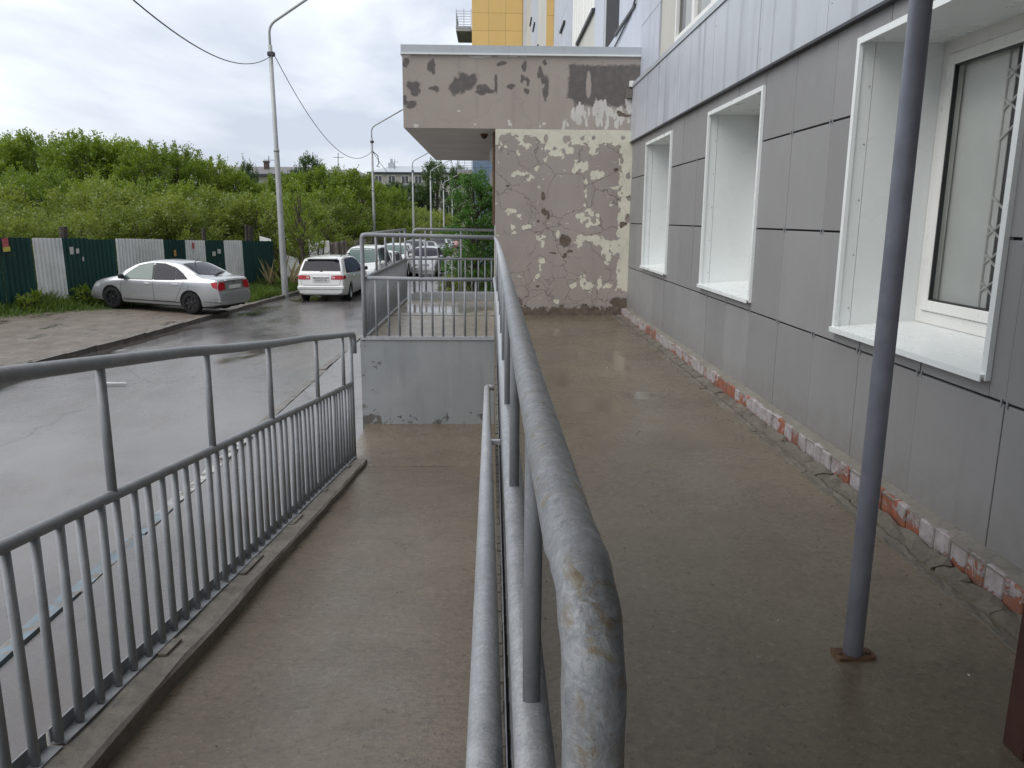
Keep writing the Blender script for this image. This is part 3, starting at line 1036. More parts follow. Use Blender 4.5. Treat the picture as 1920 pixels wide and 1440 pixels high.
tag(ramp_obj(), kind="structure")
m = MB().box((-1.50, 7.54, -1.2), (0.0178, 9.2, -1.03))
tag(m.put("lower_landing", M["ramp"]), kind="structure")

# kerb under the ramp railing
BZ = lambda Y: 0.028 - 0.13 * Y          # bottom bar of the ramp railing
rc = MB()
prof_l = []
NK = 26
for k in range(NK):
    y = 0.4 + k * (7.3 / (NK - 1))
    t = BZ(y) - 0.03
    jx = lambda: rng.uniform(-0.007, 0.007)
    prof_l.append([(-1.27 + jx(), y, t - 0.35), (-1.268 + jx(), y, t - 0.012), (-1.285 + jx(), y, t + jx() * 0.6), (-1.36 + jx(), y, t + jx() * 0.8), (-1.50 + jx(), y, t + jx() * 0.5), (-1.52, y, t - 0.012), (-1.52, y, -1.2)])
vs = [v for p in prof_l for v in p]
fs = [(k * 7 + i, k * 7 + i + 1, (k + 1) * 7 + i + 1, (k + 1) * 7 + i) for k in range(NK - 1) for i in range(6)] + [tuple(range(7)), tuple(range(NK * 7 - 1, NK * 7 - 8, -1))]
rc.add(vs, fs)
tag(rc.put("ramp_kerb", M["rough"]), kind="structure")
m = MB()
m.box((-1.55, 9.2, -1.4), (0.018, 14.0, 0.0))
lnd = tag(m.put("upper_landing", M["landing"]), kind="structure")
# its painted front and side
m = MB().box((-1.556, 9.194, -1.03), (0.017, 9.1998, -0.012)).box((-1.558, 9.2, -1.3), (-1.5502, 14.0, -0.012))
m.put("painted_face", M["greywall"], lnd)
MB().box((-1.5, 11.47, 0.0005), (0.03, 11.49, 0.003)).put("joint_gap", M["backing"], lnd)
MB().box((-1.42, 13.78, 0.0005), (0.0175, 13.99, 0.105)).put("landing_kerb", M["greywall"], lnd)

# a worn dash of white paint on the road
p = at_g(214, 722, 0.0)
tag(put("road_marking", new_mesh("road_marking", [(p.x - 0.22, p.y - 0.05, -1.196), (p.x + 0.22, p.y - 0.02, -1.196), (p.x + 0.16, p.y + 0.05, -1.196), (p.x - 0.24, p.y + 0.05, -1.196)], [(0, 1, 2, 3)], flat("worn_road_paint", (0.52, 0.52, 0.5), 0.5, 0, 0.3, 9))), kind="structure")
# small stones, crumbs and scraps lying about
m = MB()
g_r = random.Random(12)


def crumb(x, y, z, s):
    a = g_r.uniform(0, 6.28)
    q = [(x + s * math.cos(a + k * 2.09) * g_r.uniform(0.6, 1.2), y + s * math.sin(a + k * 2.09) * g_r.uniform(0.6, 1.2), z) for k in range(3)]
    m.add(q + [(x, y, z + s * g_r.uniform(0.5, 0.9))], [(0, 1, 3), (1, 2, 3), (2, 0, 3)])


for k in range(260):
    crumb(g_r.uniform(0.12, 1.75), 0.5 + 10.5 * g_r.random() ** 1.3, 0.0005, g_r.uniform(0.002, 0.006))
for k in range(120):
    crumb(1.62 + abs(g_r.gauss(0, 0.08)), g_r.uniform(0.8, 11), 0.0005, g_r.uniform(0.003, 0.009))
for k in range(160):
    yy = 0.6 + 6.8 * g_r.random()
    crumb(g_r.uniform(-1.25, -0.05), yy, RZ(yy) + 0.001, g_r.uniform(0.002, 0.006))
tag(m.put("grit", M["rubble"]), kind="stuff")
m = MB()
for x, y in ((0.75, 3.6), (1.02, 2.55), (1.35, 4.1), (0.6, 5.2), (1.5, 2.2), (0.42, 2.9), (1.1, 7.4), (1.62, 2.05), (0.3, 4.4)):
    a = g_r.uniform(0, 6.28)
    s = g_r.uniform(0.006, 0.012)
    m.add([(x + s * math.cos(a), y + s * math.sin(a), 0.001), (x - s * 0.3 * math.sin(a), y + s * 0.3 * math.cos(a), 0.004), (x - s * math.cos(a), y - s * math.sin(a), 0.001), (x + s * 0.3 * math.sin(a), y - s * 0.3 * math.cos(a), 0.002)], [(0, 1, 2, 3)])
tag(m.put("paper_scraps", M["paper"]), kind="stuff")

# ================================================================== railings
def vbar(r, h, n=10, mat="rail"):
    m = MB().tube([(0, 0, 0), (0, 0, h)], r, n)
    return smooth_tube(m.mesh("bar", M[mat]))


def arc(p, a, b, r, n=6):
    """rounded corner at p between directions a (back) and b (on)"""
    p, a, b = Vector(p), Vector(a).normalized(), Vector(b).normalized()
    p0, p1 = p + a * r, p + b * r
    out = []
    for k in range(n + 1):
        t = k / n
        out.append(p0 * (1 - t) ** 2 + p * 2 * t * (1 - t) + p1 * t * t)
    return out


def tubeobj(name, pts, r, parent, n=16, mat="rail"):
    return put(name, smooth_tube(MB().tube(pts, r, n).mesh(name, M[mat])), parent)


# ---- railing between ramp and walkway
RX = 0.056
rl = thing("railing", "long silver railing from the foreground between ramp and walkway to the peeling wall", "railing", (RX, 0.4, 0))
top = [(0.0585, 0.395, 0.0), (0.0585, 0.395, 0.5), (0.0585, 0.395, 1.05)] + arc((0.0575, 0.396, 1.191), (0, 0, -1), (-0.05, 1, 0), 0.075, 10)
nb = len(top)
top += [(0.0530, 0.478, 1.1911), (0.0527, 0.484, 1.191), (0.0523, 0.492, 1.191), (0.0505, 0.75, 1.191), (0.049, 1.1, 1.19), (0.049, 2, 1.19), (0.049, 3, 1.189), (0.0485, 5, 1.187), (0.045, 7, 1.183), (0.028, 9.12, 1.178)]
rad = [0.0183 + 0.0005 * math.sin(k * 1.7) for k in range(nb)] + [0.0186, 0.0192, 0.0186] + [0.0185] * 7
tubeobj("top_rail", top, rad, rl, 24, "pipe")
tubeobj("middle_rail", [(RX - 0.001, 0.41, 0.715), (RX, 3, 0.712), (RX, 6, 0.714), (RX - 0.03, 9.12, 0.712)], 0.0265, rl, 20, "pipe")
bar = vbar(0.0128, 0.448)
for y in (0.99, 1.895, 2.795, 3.70, 4.6, 5.5, 6.4, 7.3, 8.2):
    put("post", bar, rl, (RX - 0.001 - (0.012 if y > 7 else 0), y, 0.732))
bal = vbar(0.0135, 0.632)
y = 0.52
while y < 9.1:
    put("baluster", bal, rl, (RX + 0.004 - (0.02 * max(0, y - 7) / 2), y, 0.07))
    y += 0.122
MB().box((RX - 0.006, 0.4, 0.055), (RX + 0.022, 9.12, 0.085)).put("bottom_bar", M["pipe"], rl)
for y in (0.7, 2.2, 3.7, 5.2, 6.7, 8.2):
    MB().box((RX + 0.0, y, -0.002), (RX + 0.016, y + 0.03, 0.06)).put("foot", M["pipe"], rl)

# ---- handrail pipe low over the ramp
hr = thing("handrail", "single galvanised pipe handrail sloping down the ramp on stubs from the walkway edge", "handrail", (-0.016, 1, 0.0))
PZ = lambda Y: RZ(Y) + 0.71
PX = lambda Y: -0.005 - 0.0066 * Y
pts = [(PX(q), q, PZ(q)) for q in (0.45, 2, 4, 6, 8.45)]
pts = pts[:-1] + arc((PX(8.6), 8.6, PZ(8.6)), (0, -1, 0.125), (1, 0, 0), 0.03, 4) + [(0.018, 8.6, PZ(8.6))]
tubeobj("pipe", pts, 0.0325, hr, 20, "pipe")
MB().box((PX(4.75), 4.73, 0.012), (0.052, 4.765, 0.042)).put("bracket", M["pipe"], hr)

# ---- railing on the far edge of the ramp
X0 = -1.42
rr = thing("railing", "sloping grey railing with balusters on a concrete kerb between the ramp and the road", "railing", (X0, 2, -0.2))
TZ = lambda Y: 1.233 - 0.125 * Y
MZ = lambda Y: 0.727 - 0.1245 * Y
wob = lambda y: 0.006 * math.sin(y * 2.3)
tp = [(X0, y, TZ(y) + wob(y)) for y in np.arange(0.4, 7.6, 0.8)]
tp += arc((X0, 8.0, TZ(8.0)), (0, -1, 0.125), (0, 0.12, -1), 0.075, 6) + [(X0, 8.01, TZ(8.0) - 0.2)]
tubeobj("top_rail", tp, 0.0258, rr, 16)
tubeobj("middle_rail", [(X0, y, MZ(y) + wob(y + 1) * 0.6) for y in (0.4, 2, 4, 6, 7.8)], 0.0222, rr, 14)
for y in (0.74, 1.78, 2.83, 3.88, 4.95, 6.28, 7.39):
    put("post", vbar(0.0172, TZ(y) - MZ(y) + 0.01), rr, (X0, y, MZ(y)))
put("end_post", vbar(0.0225, TZ(7.8) - BZ(7.8) + 0.07, 12), rr, (X0, 7.8, BZ(7.8) - 0.06))
blr = vbar(0.0155, 0.731)
y = 0.585
while y < 7.76:
    put("baluster", blr, rr, (X0 + rng.uniform(-0.003, 0.003), y, BZ(y) - 0.012), (rng.uniform(-0.010, 0.010), rng.uniform(-0.007, 0.007), 0))
    y += 0.1335


def slanted(m, x0, x1, a, b, lo, hi):
    return m.add([(x0, a, BZ(a) + lo), (x1, a, BZ(a) + lo), (x1, b, BZ(b) + lo), (x0, b, BZ(b) + lo), (x0, a, BZ(a) + hi), (x1, a, BZ(a) + hi), (x1, b, BZ(b) + hi), (x0, b, BZ(b) + hi)],
                 [(0, 3, 2, 1), (4, 5, 6, 7), (0, 1, 5, 4), (1, 2, 6, 5), (2, 3, 7, 6), (3, 0, 4, 7)])


m = MB()
for a, b in [(0.4, 2.3), (2.32, 3.9), (3.92, 5.7), (5.72, 7.82)]:
    slanted(m, X0 - 0.034, X0 - 0.029, a, b, -0.026, 0.028)
m.put("bottom_plate", M["rail"], rr)
m = MB()
for a, b in [(0.4, 2.3), (2.32, 3.9), (3.92, 5.7), (5.72, 7.82)]:
    slanted(m, X0 - 0.0285, X0 + 0.022, a, b, -0.027, -0.021)
m.put("bottom_bar", M["rail"], rr)
m = MB()
for k in range(7):
    a = 0.9 + k * 1.05
    slanted(m, X0 + 0.03, X0 + 0.05 + rng.uniform(0, 0.02), a, a + rng.uniform(0.1, 0.35), -0.028, -0.019)
tag(m.put("mortar_lump", M["rough"], rr), kind="stuff")

# ---- railing across the near end of the landing
ra = thing("railing", "waist-high railing across the end of the raised landing above the grey painted block", "railing", (-0.75, 9.22, 0))
YA = 9.2
tubeobj("top_rail", [(-1.5, YA, 0.02), (-1.5, YA, 0.6)] + arc((-1.5, YA, 1.205), (0, 0, -1), (1, 0, 0), 0.05, 5) + [(-0.7, YA, 1.192), (0.02, YA, 1.18)], 0.0245, ra, 16)
tubeobj("middle_rail", [(-1.45, YA, 0.715), (-0.7, YA, 0.70), (0.02, YA, 0.70)], 0.0225, ra, 14)
bl = vbar(0.0135, 0.67)
for k, x in enumerate((-1.36, -1.215, -1.09, -0.965, -0.83, -0.705, -0.58, -0.455, -0.325, -0.2, -0.075)):
    put("baluster", bl, ra, (x, YA, 0.03), (rng.uniform(-0.006, 0.006), rng.uniform(-0.008, 0.008), 0))
bu = vbar(0.0165, 0.5)
for x in (-0.83,):
    put("post", bu, ra, (x, YA, 0.7))
MB().box((-1.55, YA - 0.02, -0.008), (0.017, YA + 0.02, 0.035)).put("bottom_bar", M["pipe"], ra)

# ---- railing along the road side of the landing
rb = thing("railing", "dense railing along the road side of the raised landing, receding behind the near landing railing", "railing", (-1.5, 11, 0))
XB = -1.5
tubeobj("top_rail", [(XB, 9.24, 1.2), (XB, 13.75, 1.2), (XB, 13.76, 1.1)], 0.024, rb, 14)
tubeobj("middle_rail", [(XB, 9.24, 0.705), (XB, 13.72, 0.705)], 0.022, rb, 14)
for y in (10.3, 11.2, 12.1, 13.0):
    put("post", bu, rb, (XB, y, 0.7))
put("end_post", vbar(0.02, 1.2), rb, (XB, 13.72, 0.0))
y = 9.33
while y < 13.7:
    put("baluster", bl, rb, (XB, y, 0.035))
    y += 0.115
MB().box((XB - 0.02, 9.24, 0.004), (XB + 0.02, 13.74, 0.036)).put("bottom_bar", M["pipe"], rb)

# ---- railing at the far end of the landing
re_ = thing("railing", "farthest railing of the landing with rounded top corner, against the green sapling", "railing", (-0.8, 13.85, 0))
YC = 13.85
tubeobj("top_rail", [(-1.37, YC, 0.08), (-1.37, YC, 0.8)] + arc((-1.37, YC, 1.205), (0, 0, -1), (1, 0, 0), 0.08, 6) + [(0.022, YC, 1.195)], 0.0235, re_, 14)
tubeobj("middle_rail", [(-1.5, YC, 0.70), (-1.37, YC, 0.70), (0.022, YC, 0.702)], 0.0205, re_, 12)
bc = vbar(0.0125, 0.59)
for k in range(12):
    put("baluster", bc, re_, (-1.28 + k * 0.1145, YC, 0.115))
for x in (-1.165, -0.55):
    put("post", vbar(0.0165, 1.09), re_, (x, YC + 0.002, 0.11))
MB().box((-1.39, YC - 0.02, 0.106), (0.0215, YC + 0.02, 0.135)).put("bottom_bar", M["pipe"], re_)

# ---- pipe column carrying the porch roof above the photographer
pc = thing("pipe_column", "grey painted steel pipe column standing on a rusty base plate on the walkway", "column", (1.184, 2.32, 0))
put("shaft", smooth_tube(MB().tube([(1.184, 2.32, 0.01), (1.189, 2.33, 1.6), (1.193, 2.34, 2.749)], 0.0305, 28).mesh("shaft", M["post_paint"])), pc)
m = MB()
m.prism([(-0.066, -0.028), (-0.058, -0.034), (0.06, -0.03), (0.068, -0.02), (0.064, 0.03), (-0.06, 0.033)], 0.011)
m.put("base_plate", M["rust"], pc, loc=(1.184, 2.318, 0.0005), rot=(0, 0, 0.03))
for dx in (-0.048, 0.049):
    MB().lathe([(0.009, 0), (0.009, 0.006)], 6, "z", (1.184 + dx, 2.314, 0.0115)).put("bolt", M["rust"], pc)

jp = thing("door_post", "dark red-brown steel post at the bottom right corner of the walkway", "post", (1.42, 1.84, 0))
MB().box((1.40, 1.80, 0.0), (1.46, 1.88, 2.749), 0.004).put("shaft", flat("red_brown_paint", (0.055, 0.022, 0.017), 0.5, 0, 0.2, 10), jp)
# the porch roof that both carry, over the photographer's head
pr = thing("porch_roof", "flat porch roof above the walkway carried by the pipe column", "roof", (0.9, 0.5, 2.9))
MB().box((-1.7, -3.5, 2.75), (1.94, 2.6, 2.92)).put("slab", M["soffit"], pr)

# ================================================================== apartment building along the walkway
XC = 1.98                       # face of the cladding
ap = thing("apartment_building", "grey panel-clad apartment building with deep white window openings along the walkway", "building", (XC, 8, 0))

WIN = [(3.03, 4.46), (5.99, 7.47), (9.0, 10.45)]
WZ = (0.79, 2.345)
# backing wall with the window openings left out
m = MB()
zs = (-1.4, WZ[0], WZ[1], 3.2)
prev = -6.0
for a, b in WIN + [(28.5, 28.5)]:
    m.box((2.004, prev, -1.4), (2.5, a, 3.2))
    prev = b
for a, b in WIN:
    m.box((2.0045, a, -1.4), (2.4995, b, WZ[0]))
    m.box((2.0045, a, WZ[1]), (2.4995, b, 3.1995))
m.box((2.085, -6, 3.2005), (2.5, 28.5, 16))
m.put("wall", M["backing"], ap)
m = MB().box((2.5, -6, -1.4), (9, 2.5, 16)).box((2.5, 5.2, -1.4), (9, 28.5, 16)).box((2.5, 2.5, 3.3), (9, 5.2, 16)).box((2.5, 2.5, -1.4), (9, 5.2, 0.3)).box((6, 2.5, 0.3), (9, 5.2, 3.3))
m.put("building_core", M["curtain"], ap)

# cladding panels
_pm = {}


def panel(y0, y1, z0, z1, mat=None, x=XC, th=0.02, name="panel", parent=ap, jit=True):
    dy, dz = round(y1 - y0, 3), round(z1 - z0, 3)
    key = (dy, dz, mat)
    if key not in _pm:
        _pm[key] = MB().box((0, 0, 0), (th, dy, dz), 0.0015 if dy > 0.1 and dz > 0.1 else 0).mesh(name, M[mat or "panel"])
    put(name, _pm[key], parent, (x + (rng.uniform(-0.0015, 0.0015) if jit else 0), y0, z0), (0, 0, rng.uniform(-0.0022, 0.0022) if jit else 0))


P0, PP = 2.912, 0.6185
VG = 0.0022


def rows_of(z0, z1, y_lo, y_hi, off=0.0):
    k = -9
    while True:
        a, b = P0 + off + k * PP, P0 + off + (k + 1) * PP
        k += 1
        if b < y_lo:
            continue
        if a > y_hi - 0.05:
            break
        a, b = max(a, y_lo), min(b, y_hi)
        segs = [(a + VG, b - VG)]
        inz = z1 > WZ[0] and z0 < WZ[1]
        if inz:
            for wa, wb in WIN:
                wa, wb = wa - 0.012, wb + 0.012
                out = []
                for p, q in segs:
                    if q <= wa or p >= wb:
                        out.append((p, q))
                        continue
                    if p < wa - 0.03:
                        out.append((p, wa))
                    if q > wb + 0.03:
                        out.append((wb, q))
                    lo, hi = max(p, wa), min(q, wb)
                    if z0 < WZ[0] - 0.03:
                        panel(lo + VG, hi - VG, z0, WZ[0] - 0.012)
                    if z1 > WZ[1] + 0.03:
                        panel(lo + VG, hi - VG, WZ[1] + 0.012, z1)
                segs = out
        for p, q in segs:
            panel(p, q, z0, z1)


HG = 0.006
ROWS = [0.104, 0.711, 1.336, 1.964, 2.462]
for z0, z1 in zip(ROWS, ROWS[1:]):
    rows_of(z0 + (HG if z0 > 0.2 else 0), z1 - HG, 1.2, 11.57)
# little clips where the joints cross
m = MB()
for z in ROWS[1:4]:
    k = -2
    while P0 + k * PP < 8:
        y = P0 + k * PP
        k += 1
        if any(a - 0.05 < y < b + 0.05 for a, b in WIN) and z > WZ[0]:
            continue
        for s in (-0.022, 0.014):
            m.box((XC - 0.005, y + s, z - 0.016), (XC - 0.0005, y + s + 0.009, z + 0.016))
tag(m.put("joint_clip", M["steel"], ap), kind="stuff")

# brick plinth with a mortar ledge
bricks = []
for s in range(5):
    r = random.Random(s + 50)
    bm = bmesh.new()
    bmesh.ops.create_cube(bm, size=1.0)
    for v in bm.verts:
        v.co = Vector(((v.co.x + 0.5) * 0.12, v.co.y * 0.1115, (v.co.z + 0.5) * 0.155)) + Vector((r.uniform(-0.003, 0.003), r.uniform(-0.002, 0.002), r.uniform(-0.003, 0.003)))
    bmesh.ops.bevel(bm, geom=bm.edges[:], offset=0.005, segments=1, affect="EDGES")
    me = bpy.data.meshes.new("brick")
    bm.to_mesh(me)
    bm.free()
    me.materials.append(M["brick"])
    bricks.append(me)
y, k = 1.3, 0
while y < 11.52:
    put("brick", bricks[k * 3 % 5], ap, (1.899 + rng.uniform(-0.004, 0.004), y, -0.045 + rng.uniform(-0.004, 0.004)), (0, 0, rng.uniform(-0.015, 0.015)))
    y += 0.118 + rng.uniform(-0.003, 0.003)
    k += 1
MB().box((1.907, 1.2, -0.3), (2.003, 11.56, 0.1)).put("mortar_bed", M["ledge"], ap)
m = MB()
for k in range(20):
    y = 1.25 + k * 0.515
    m.add([(1.9, y, 0.108), (1.978, y, 0.125), (1.978, y + 0.515, 0.125), (1.9, y + 0.515, 0.108), (1.9, y, 0.1005), (2.0, y, 0.1005), (2.0, y + 0.515, 0.1005), (1.9, y + 0.515, 0.1005)],
          [(0, 1, 2, 3), (4, 0, 3, 7)])
m.put("plinth_ledge", M["ledge"], ap)


# ------------------------------------------------------------------ windows in deep white reveals
def window(y0, y1, full):
    z0, z1 = WZ
    D = 2.46
    w = bpy.data.objects.new("window", None)
    w.location = (XC, (y0 + y1) / 2, z0)
    w["_base"] = tuple(w.location)
    COL.objects.link(w)
    w.parent = ap
    w.matrix_parent_inverse = Matrix.Translation(-Vector(ap["_base"]))
    fr = 0.035
    m = MB()
    # folded edge around the opening
    m.box((XC - 0.022, y0 - 0.012, z0 - 0.012), (XC + 0.0, y0 + 0.022, z1 + 0.012))
    m.box((XC - 0.022, y1 - 0.022, z0 - 0.012), (XC + 0.0, y1 + 0.012, z1 + 0.012))
    m.box((XC - 0.022, y0 + 0.022, z1 - 0.022), (XC + 0.0, y1 - 0.022, z1 + 0.012))
    m.put("frame_edge", M["white"], w)
    # reveal cheeks and head: sheet with a fold near the outside
    for ya, yb in ((y0, y0 + 0.012), (y1 - 0.012, y1)):
        s = 1 if ya == y0 else -1
        MB().box((XC - 0.001, ya + 0.0005, z0), (XC + 0.07, yb, z1)).put("reveal_flange", M["white"], w)
        MB().box((XC + 0.073, ya + 0.0005 - (0.003 if s > 0 else 0), z0), (D, yb + (0.0 if s > 0 else 0.003), z1)).put("reveal_cheek", M["white"], w)
    MB().box((XC - 0.001, y0 + 0.0125, z1 - 0.012), (D, y1 - 0.0125, z1)).put("reveal_head", M["white"], w)
    m = MB()
    m.add([(XC - 0.04, y0 - 0.004, z0 + 0.012), (D, y0 - 0.004, z0 + 0.05), (D, y1 + 0.004, z0 + 0.05), (XC - 0.04, y1 + 0.004, z0 + 0.012),
           (XC - 0.04, y0 - 0.004, z0 - 0.016), (XC - 0.034, y0 - 0.004, z0 - 0.016), (XC - 0.034, y1 + 0.004, z0 - 0.016), (XC - 0.04, y1 + 0.004, z0 - 0.016),
           (XC - 0.034, y0 - 0.004, z0 + 0.0), (D, y0 - 0.004, z0 + 0.03), (D, y1 + 0.004, z0 + 0.03), (XC - 0.034, y1 + 0.004, z0 + 0.0)],
          [(0, 3, 2, 1), (4, 0, 1, 9, 8, 5), (7, 6, 11, 10, 2, 3), (4, 7, 3, 0), (5, 8, 11, 6), (8, 9, 10, 11), (4, 5, 6, 7)])
    m.put("sill", M["white"], w)
    # rivets
    m = MB()
    for z in np.arange(z0 + 0.12, z1 - 0.1, 0.3):
        for ya in (y0 + 0.0128, y1 - 0.0128):
            s = 1 if ya < (y0 + y1) / 2 else -1
            m.lathe([(0.005, 0), (0.003, s * 0.003)], 6, "y", (XC + 0.055, ya, z))
    tag(m.put("rivet", M["steel"], w), kind="stuff")
    zi0, zi1 = z0 + 0.05, z1 - 0.012
    yi0, yi1 = y0 + 0.0135, y1 - 0.0135
    t = 0.065
    m = MB()
    m.box((D - 0.035, yi0, zi0), (D + 0.03, yi0 + t, zi1)).box((D - 0.035, yi1 - t, zi0), (D + 0.03, yi1, zi1))
    m.box((D - 0.035, yi0 + t, zi0), (D + 0.03, yi1 - t, zi0 + t)).box((D - 0.035, yi0 + t, zi1 - t), (D + 0.03, yi1 - t, zi1))
    if full:
        ym = (y0 + y1) / 2 - 0.12
        m.box((D - 0.034, ym - 0.04, zi0 + t), (D + 0.029, ym + 0.04, zi1 - t))
        halves = [(yi0 + t, ym - 0.04), (ym + 0.04, yi1 - t)]
    else:
        halves = [(yi0 + t, yi1 - t)]
    m.put("window_frame", M["white_pvc"], w)
    for a, b in halves:
        s = 0.06
        m = MB()
        za, zb = zi0 + t + 0.004, zi1 - t - 0.004
        a, b = a + 0.004, b - 0.004
        m.box((D - 0.05, a, za), (D + 0.015, a + s, zb), 0.006).box((D - 0.05, b - s, za), (D + 0.015, b, zb), 0.006)
        m.box((D - 0.0495, a + s, za), (D + 0.0145, b - s, za + s), 0.006).box((D - 0.0495, a + s, zb - s), (D + 0.0145, b - s, zb), 0.006)
        m.put("sash", M["white_pvc"], w)
        m = MB()
        for p, q, r_, u_ in ((a + s, za + s, a + s + 0.008, zb - s), (b - s - 0.008, za + s, b - s, zb - s)):
            m.box((D - 0.042, p, q), (D - 0.02, r_, u_))
        m.box((D - 0.042, a + s + 0.008, za + s), (D - 0.02, b - s - 0.008, za + s + 0.008)).box((D - 0.042, a + s + 0.008, zb - s - 0.008), (D - 0.02, b - s - 0.008, zb - s))
        m.put("gasket", M["black_plastic"], w)
        MB().add([(D - 0.022, a + s + 0.002, za + s + 0.002), (D - 0.022, b - s - 0.002, za + s + 0.002), (D - 0.022, b - s - 0.002, zb - s - 0.002), (D - 0.022, a + s + 0.002, zb - s - 0.002)], [(3, 2, 1, 0)]).put("pane", M["glass"], w)
    if full:
        m = MB()
        m.box((2.482, 3.90, zi0), (2.486, yi1 - 0.005, zi1)).box((2.488, yi0 + 0.005, zi0), (2.492, 3.84, zi1))
        m.put("blind", M["curtain"], w)
        # folding grille behind the panes
        m = MB()
        for gy in (3.62, 3.79, 3.815, 3.95):
            m.tube([(2.476, gy, zi0), (2.476, gy, zi1)], 0.006, 6)
        for gz in (0.98, 1.12, 1.26, 1.40, 1.86, 2.0, 2.14):
            m.tube([(2.474, 3.62, gz - 0.07), (2.474, 3.95, gz + 0.12)], 0.006, 5)
            m.tube([(2.4745, 3.62, gz + 0.12), (2.4745, 3.95, gz - 0.07)], 0.006, 5)
        m.put("folding_grille", M["white_pvc"], w)
        m = MB()
        m.box((2.488, 3.8405, zi0), (2.492, 3.8995, zi1))
        m.put("dark_strip", M["steel_dark"], w)  # narrow dark strip filling the space between the two blinds
    return w


for i, (a, b) in enumerate(WIN):
    window(a, b, True if i == 0 else False)

# ------------------------------------------------------------------ galvanised band above, and the storeys over it
XB_ = 1.945
BJ = [-0.1, 1.15, 2.4, 3.63, 4.87, 6.11, 7.35, 8.6, 9.85, 11.6]
for a, b in zip(BJ, BJ[1:]):
    m = MB()
    m.box((XB_, a + 0.003, 2.47), (XB_ + 0.02, b - 0.003, 3.2))
    m.put("band_sheet", M["band"], ap)
    m = MB()
    m.add([(XB_ - 0.012, a + 0.001, 3.19), (XB_ - 0.012, b - 0.001, 3.19), (XB_ - 0.012, b - 0.001, 3.245), (XB_ - 0.012, a + 0.001, 3.245), (2.1, a + 0.001, 3.33), (2.1, b - 0.001, 3.33)],
          [(0, 1, 2, 3), (3, 2, 5, 4)])
    m.put("band_cap", M["flashing"], ap)
m = MB().box((XB_ - 0.008, 0, 2.452), (XB_ + 0.055, 11.56, 2.469))
m.put("drip_edge", M["steel_dark"], ap)
m = MB()
for a in BJ[1:]:
    for z in (2.62, 3.05):
        m.lathe([(0.006, 0), (0.004, -0.004)], 6, "x", (XB_, a - 0.05, z))
tag(m.put("rivet", M["steel"], ap), kind="stuff")

XU = 2.05
U = lambda y0, y1, z0, z1, mat="upper_panel", x=XU: panel(y0 + 0.002, y1 - 0.002, z0 + 0.002, z1 - 0.002, mat, x, 0.025)
# loggia glazing over the band
for k, (a, b) in enumerate([(10.35, 9.42), (9.42, 8.6), (8.6, 7.85), (7.85, 7.0), (7.0, 6.1), (6.1, 5.2)]):
    U(b, a, 3.3, 3.34 if k > 0 else 5.4, "cream_panel", 2.07)
    if k > 0:
        w = MB().box((2.04, b, 3.34), (2.09, b + 0.05, 5.4)).box((2.04, a - 0.05, 3.34), (2.09, a - 0.001, 5.4)).box((2.0405, b + 0.05, 3.34), (2.0895, a - 0.05, 3.39)).put("loggia_frame", M["white_pvc"], ap)
        MB().add([(2.076, b + 0.05, 3.39), (2.076, a - 0.05, 3.39), (2.076, a - 0.05, 5.4), (2.076, b + 0.05, 5.4)], [(3, 2, 1, 0)]).put("loggia_pane", M["glass"], ap)
        MB().box((2.081, b + 0.03, 3.39), (2.084, a - 0.03 - (0.3 if k % 2 else 0), 5.4)).put("blind", M["curtain"], ap)
for k in range(3):
    U(10.36, 11.6, 2.5 + k * 1.5, 4.0 + k * 1.5)
for (y0, y1) in ((11.6, 12.85), (12.85, 13.7)):
    for k in range(4):
        U(y0, y1, 3.0 + k * 1.4, 4.4 + k * 1.4)
# a window with dark sill above the entrance roof
for k in range(2):
    z = 4.42 + k * 2.8
    U(13.7, 15.6, z - 1.38, z - 0.02)
    w = MB().box((2.06, 13.72, z), (2.3, 13.76, z + 1.4)).box((2.06, 15.54, z), (2.3, 15.58, z + 1.4)).box((2.28, 13.76, z), (2.3, 15.54, z + 1.4))
    w.put("window_reveal", M["white"], ap)
    MB().box((2.02, 12.1, z - 0.045), (2.05, 14.0, z + 0.0)).put("dark_sill", M["steel_dark"], ap)
for k in range(4):
    U(15.6, 16.95, 3.0 + k * 1.4, 4.4 + k * 1.4)
# second loggia
for k in range(3):
    z = 5.55 + k * 2.8
    y = 16.95
    for q in range(8):
        MB().box((2.03, y + q * 0.61, z), (2.07, y + q * 0.61 + 0.05, z + 1.75)).put("loggia_mullion", M["white_pvc"], ap)
        U(y + q * 0.61, y + q * 0.61 + 0.61, z - 1.05, z - 0.06, "cream_panel")
        MB().box((2.055, y + q * 0.61 + 0.05, z), (2.06, y + q * 0.61 + 0.61, z + 1.75)).put("loggia_pane", M["curtain"], ap)
    MB().box((1.985, 17.0, z - 0.07), (2.05, 20.2, z + 0.0)).put("dark_sill", M["steel_dark"], ap)
for j, (y0, y1) in enumerate(((21.9, 23.4), (23.4, 25.2), (25.2, 26.9), (26.9, 28.48))):
    for k in range(8):
        U(y0, y1, 3.0 + k * 1.4, 4.4 + k * 1.4)
for (y0, y1, z) in ((23.9, 25.3, 6.9), (26.0, 27.4, 6.0), (26.0, 27.4, 9.3)):
    MB().box((1.99, y0, z - 0.06), (2.05, y1, z + 0.0)).put("dark_sill", M["steel_dark"], ap)
MB().tube([(2.03, 10.6, 4.9), (2.03, 12.5, 4.35), (2.03, 14.1, 4.2), (2.03, 14.9, 4.35)], 0.012, 6).put("cable", M["cable"], ap)

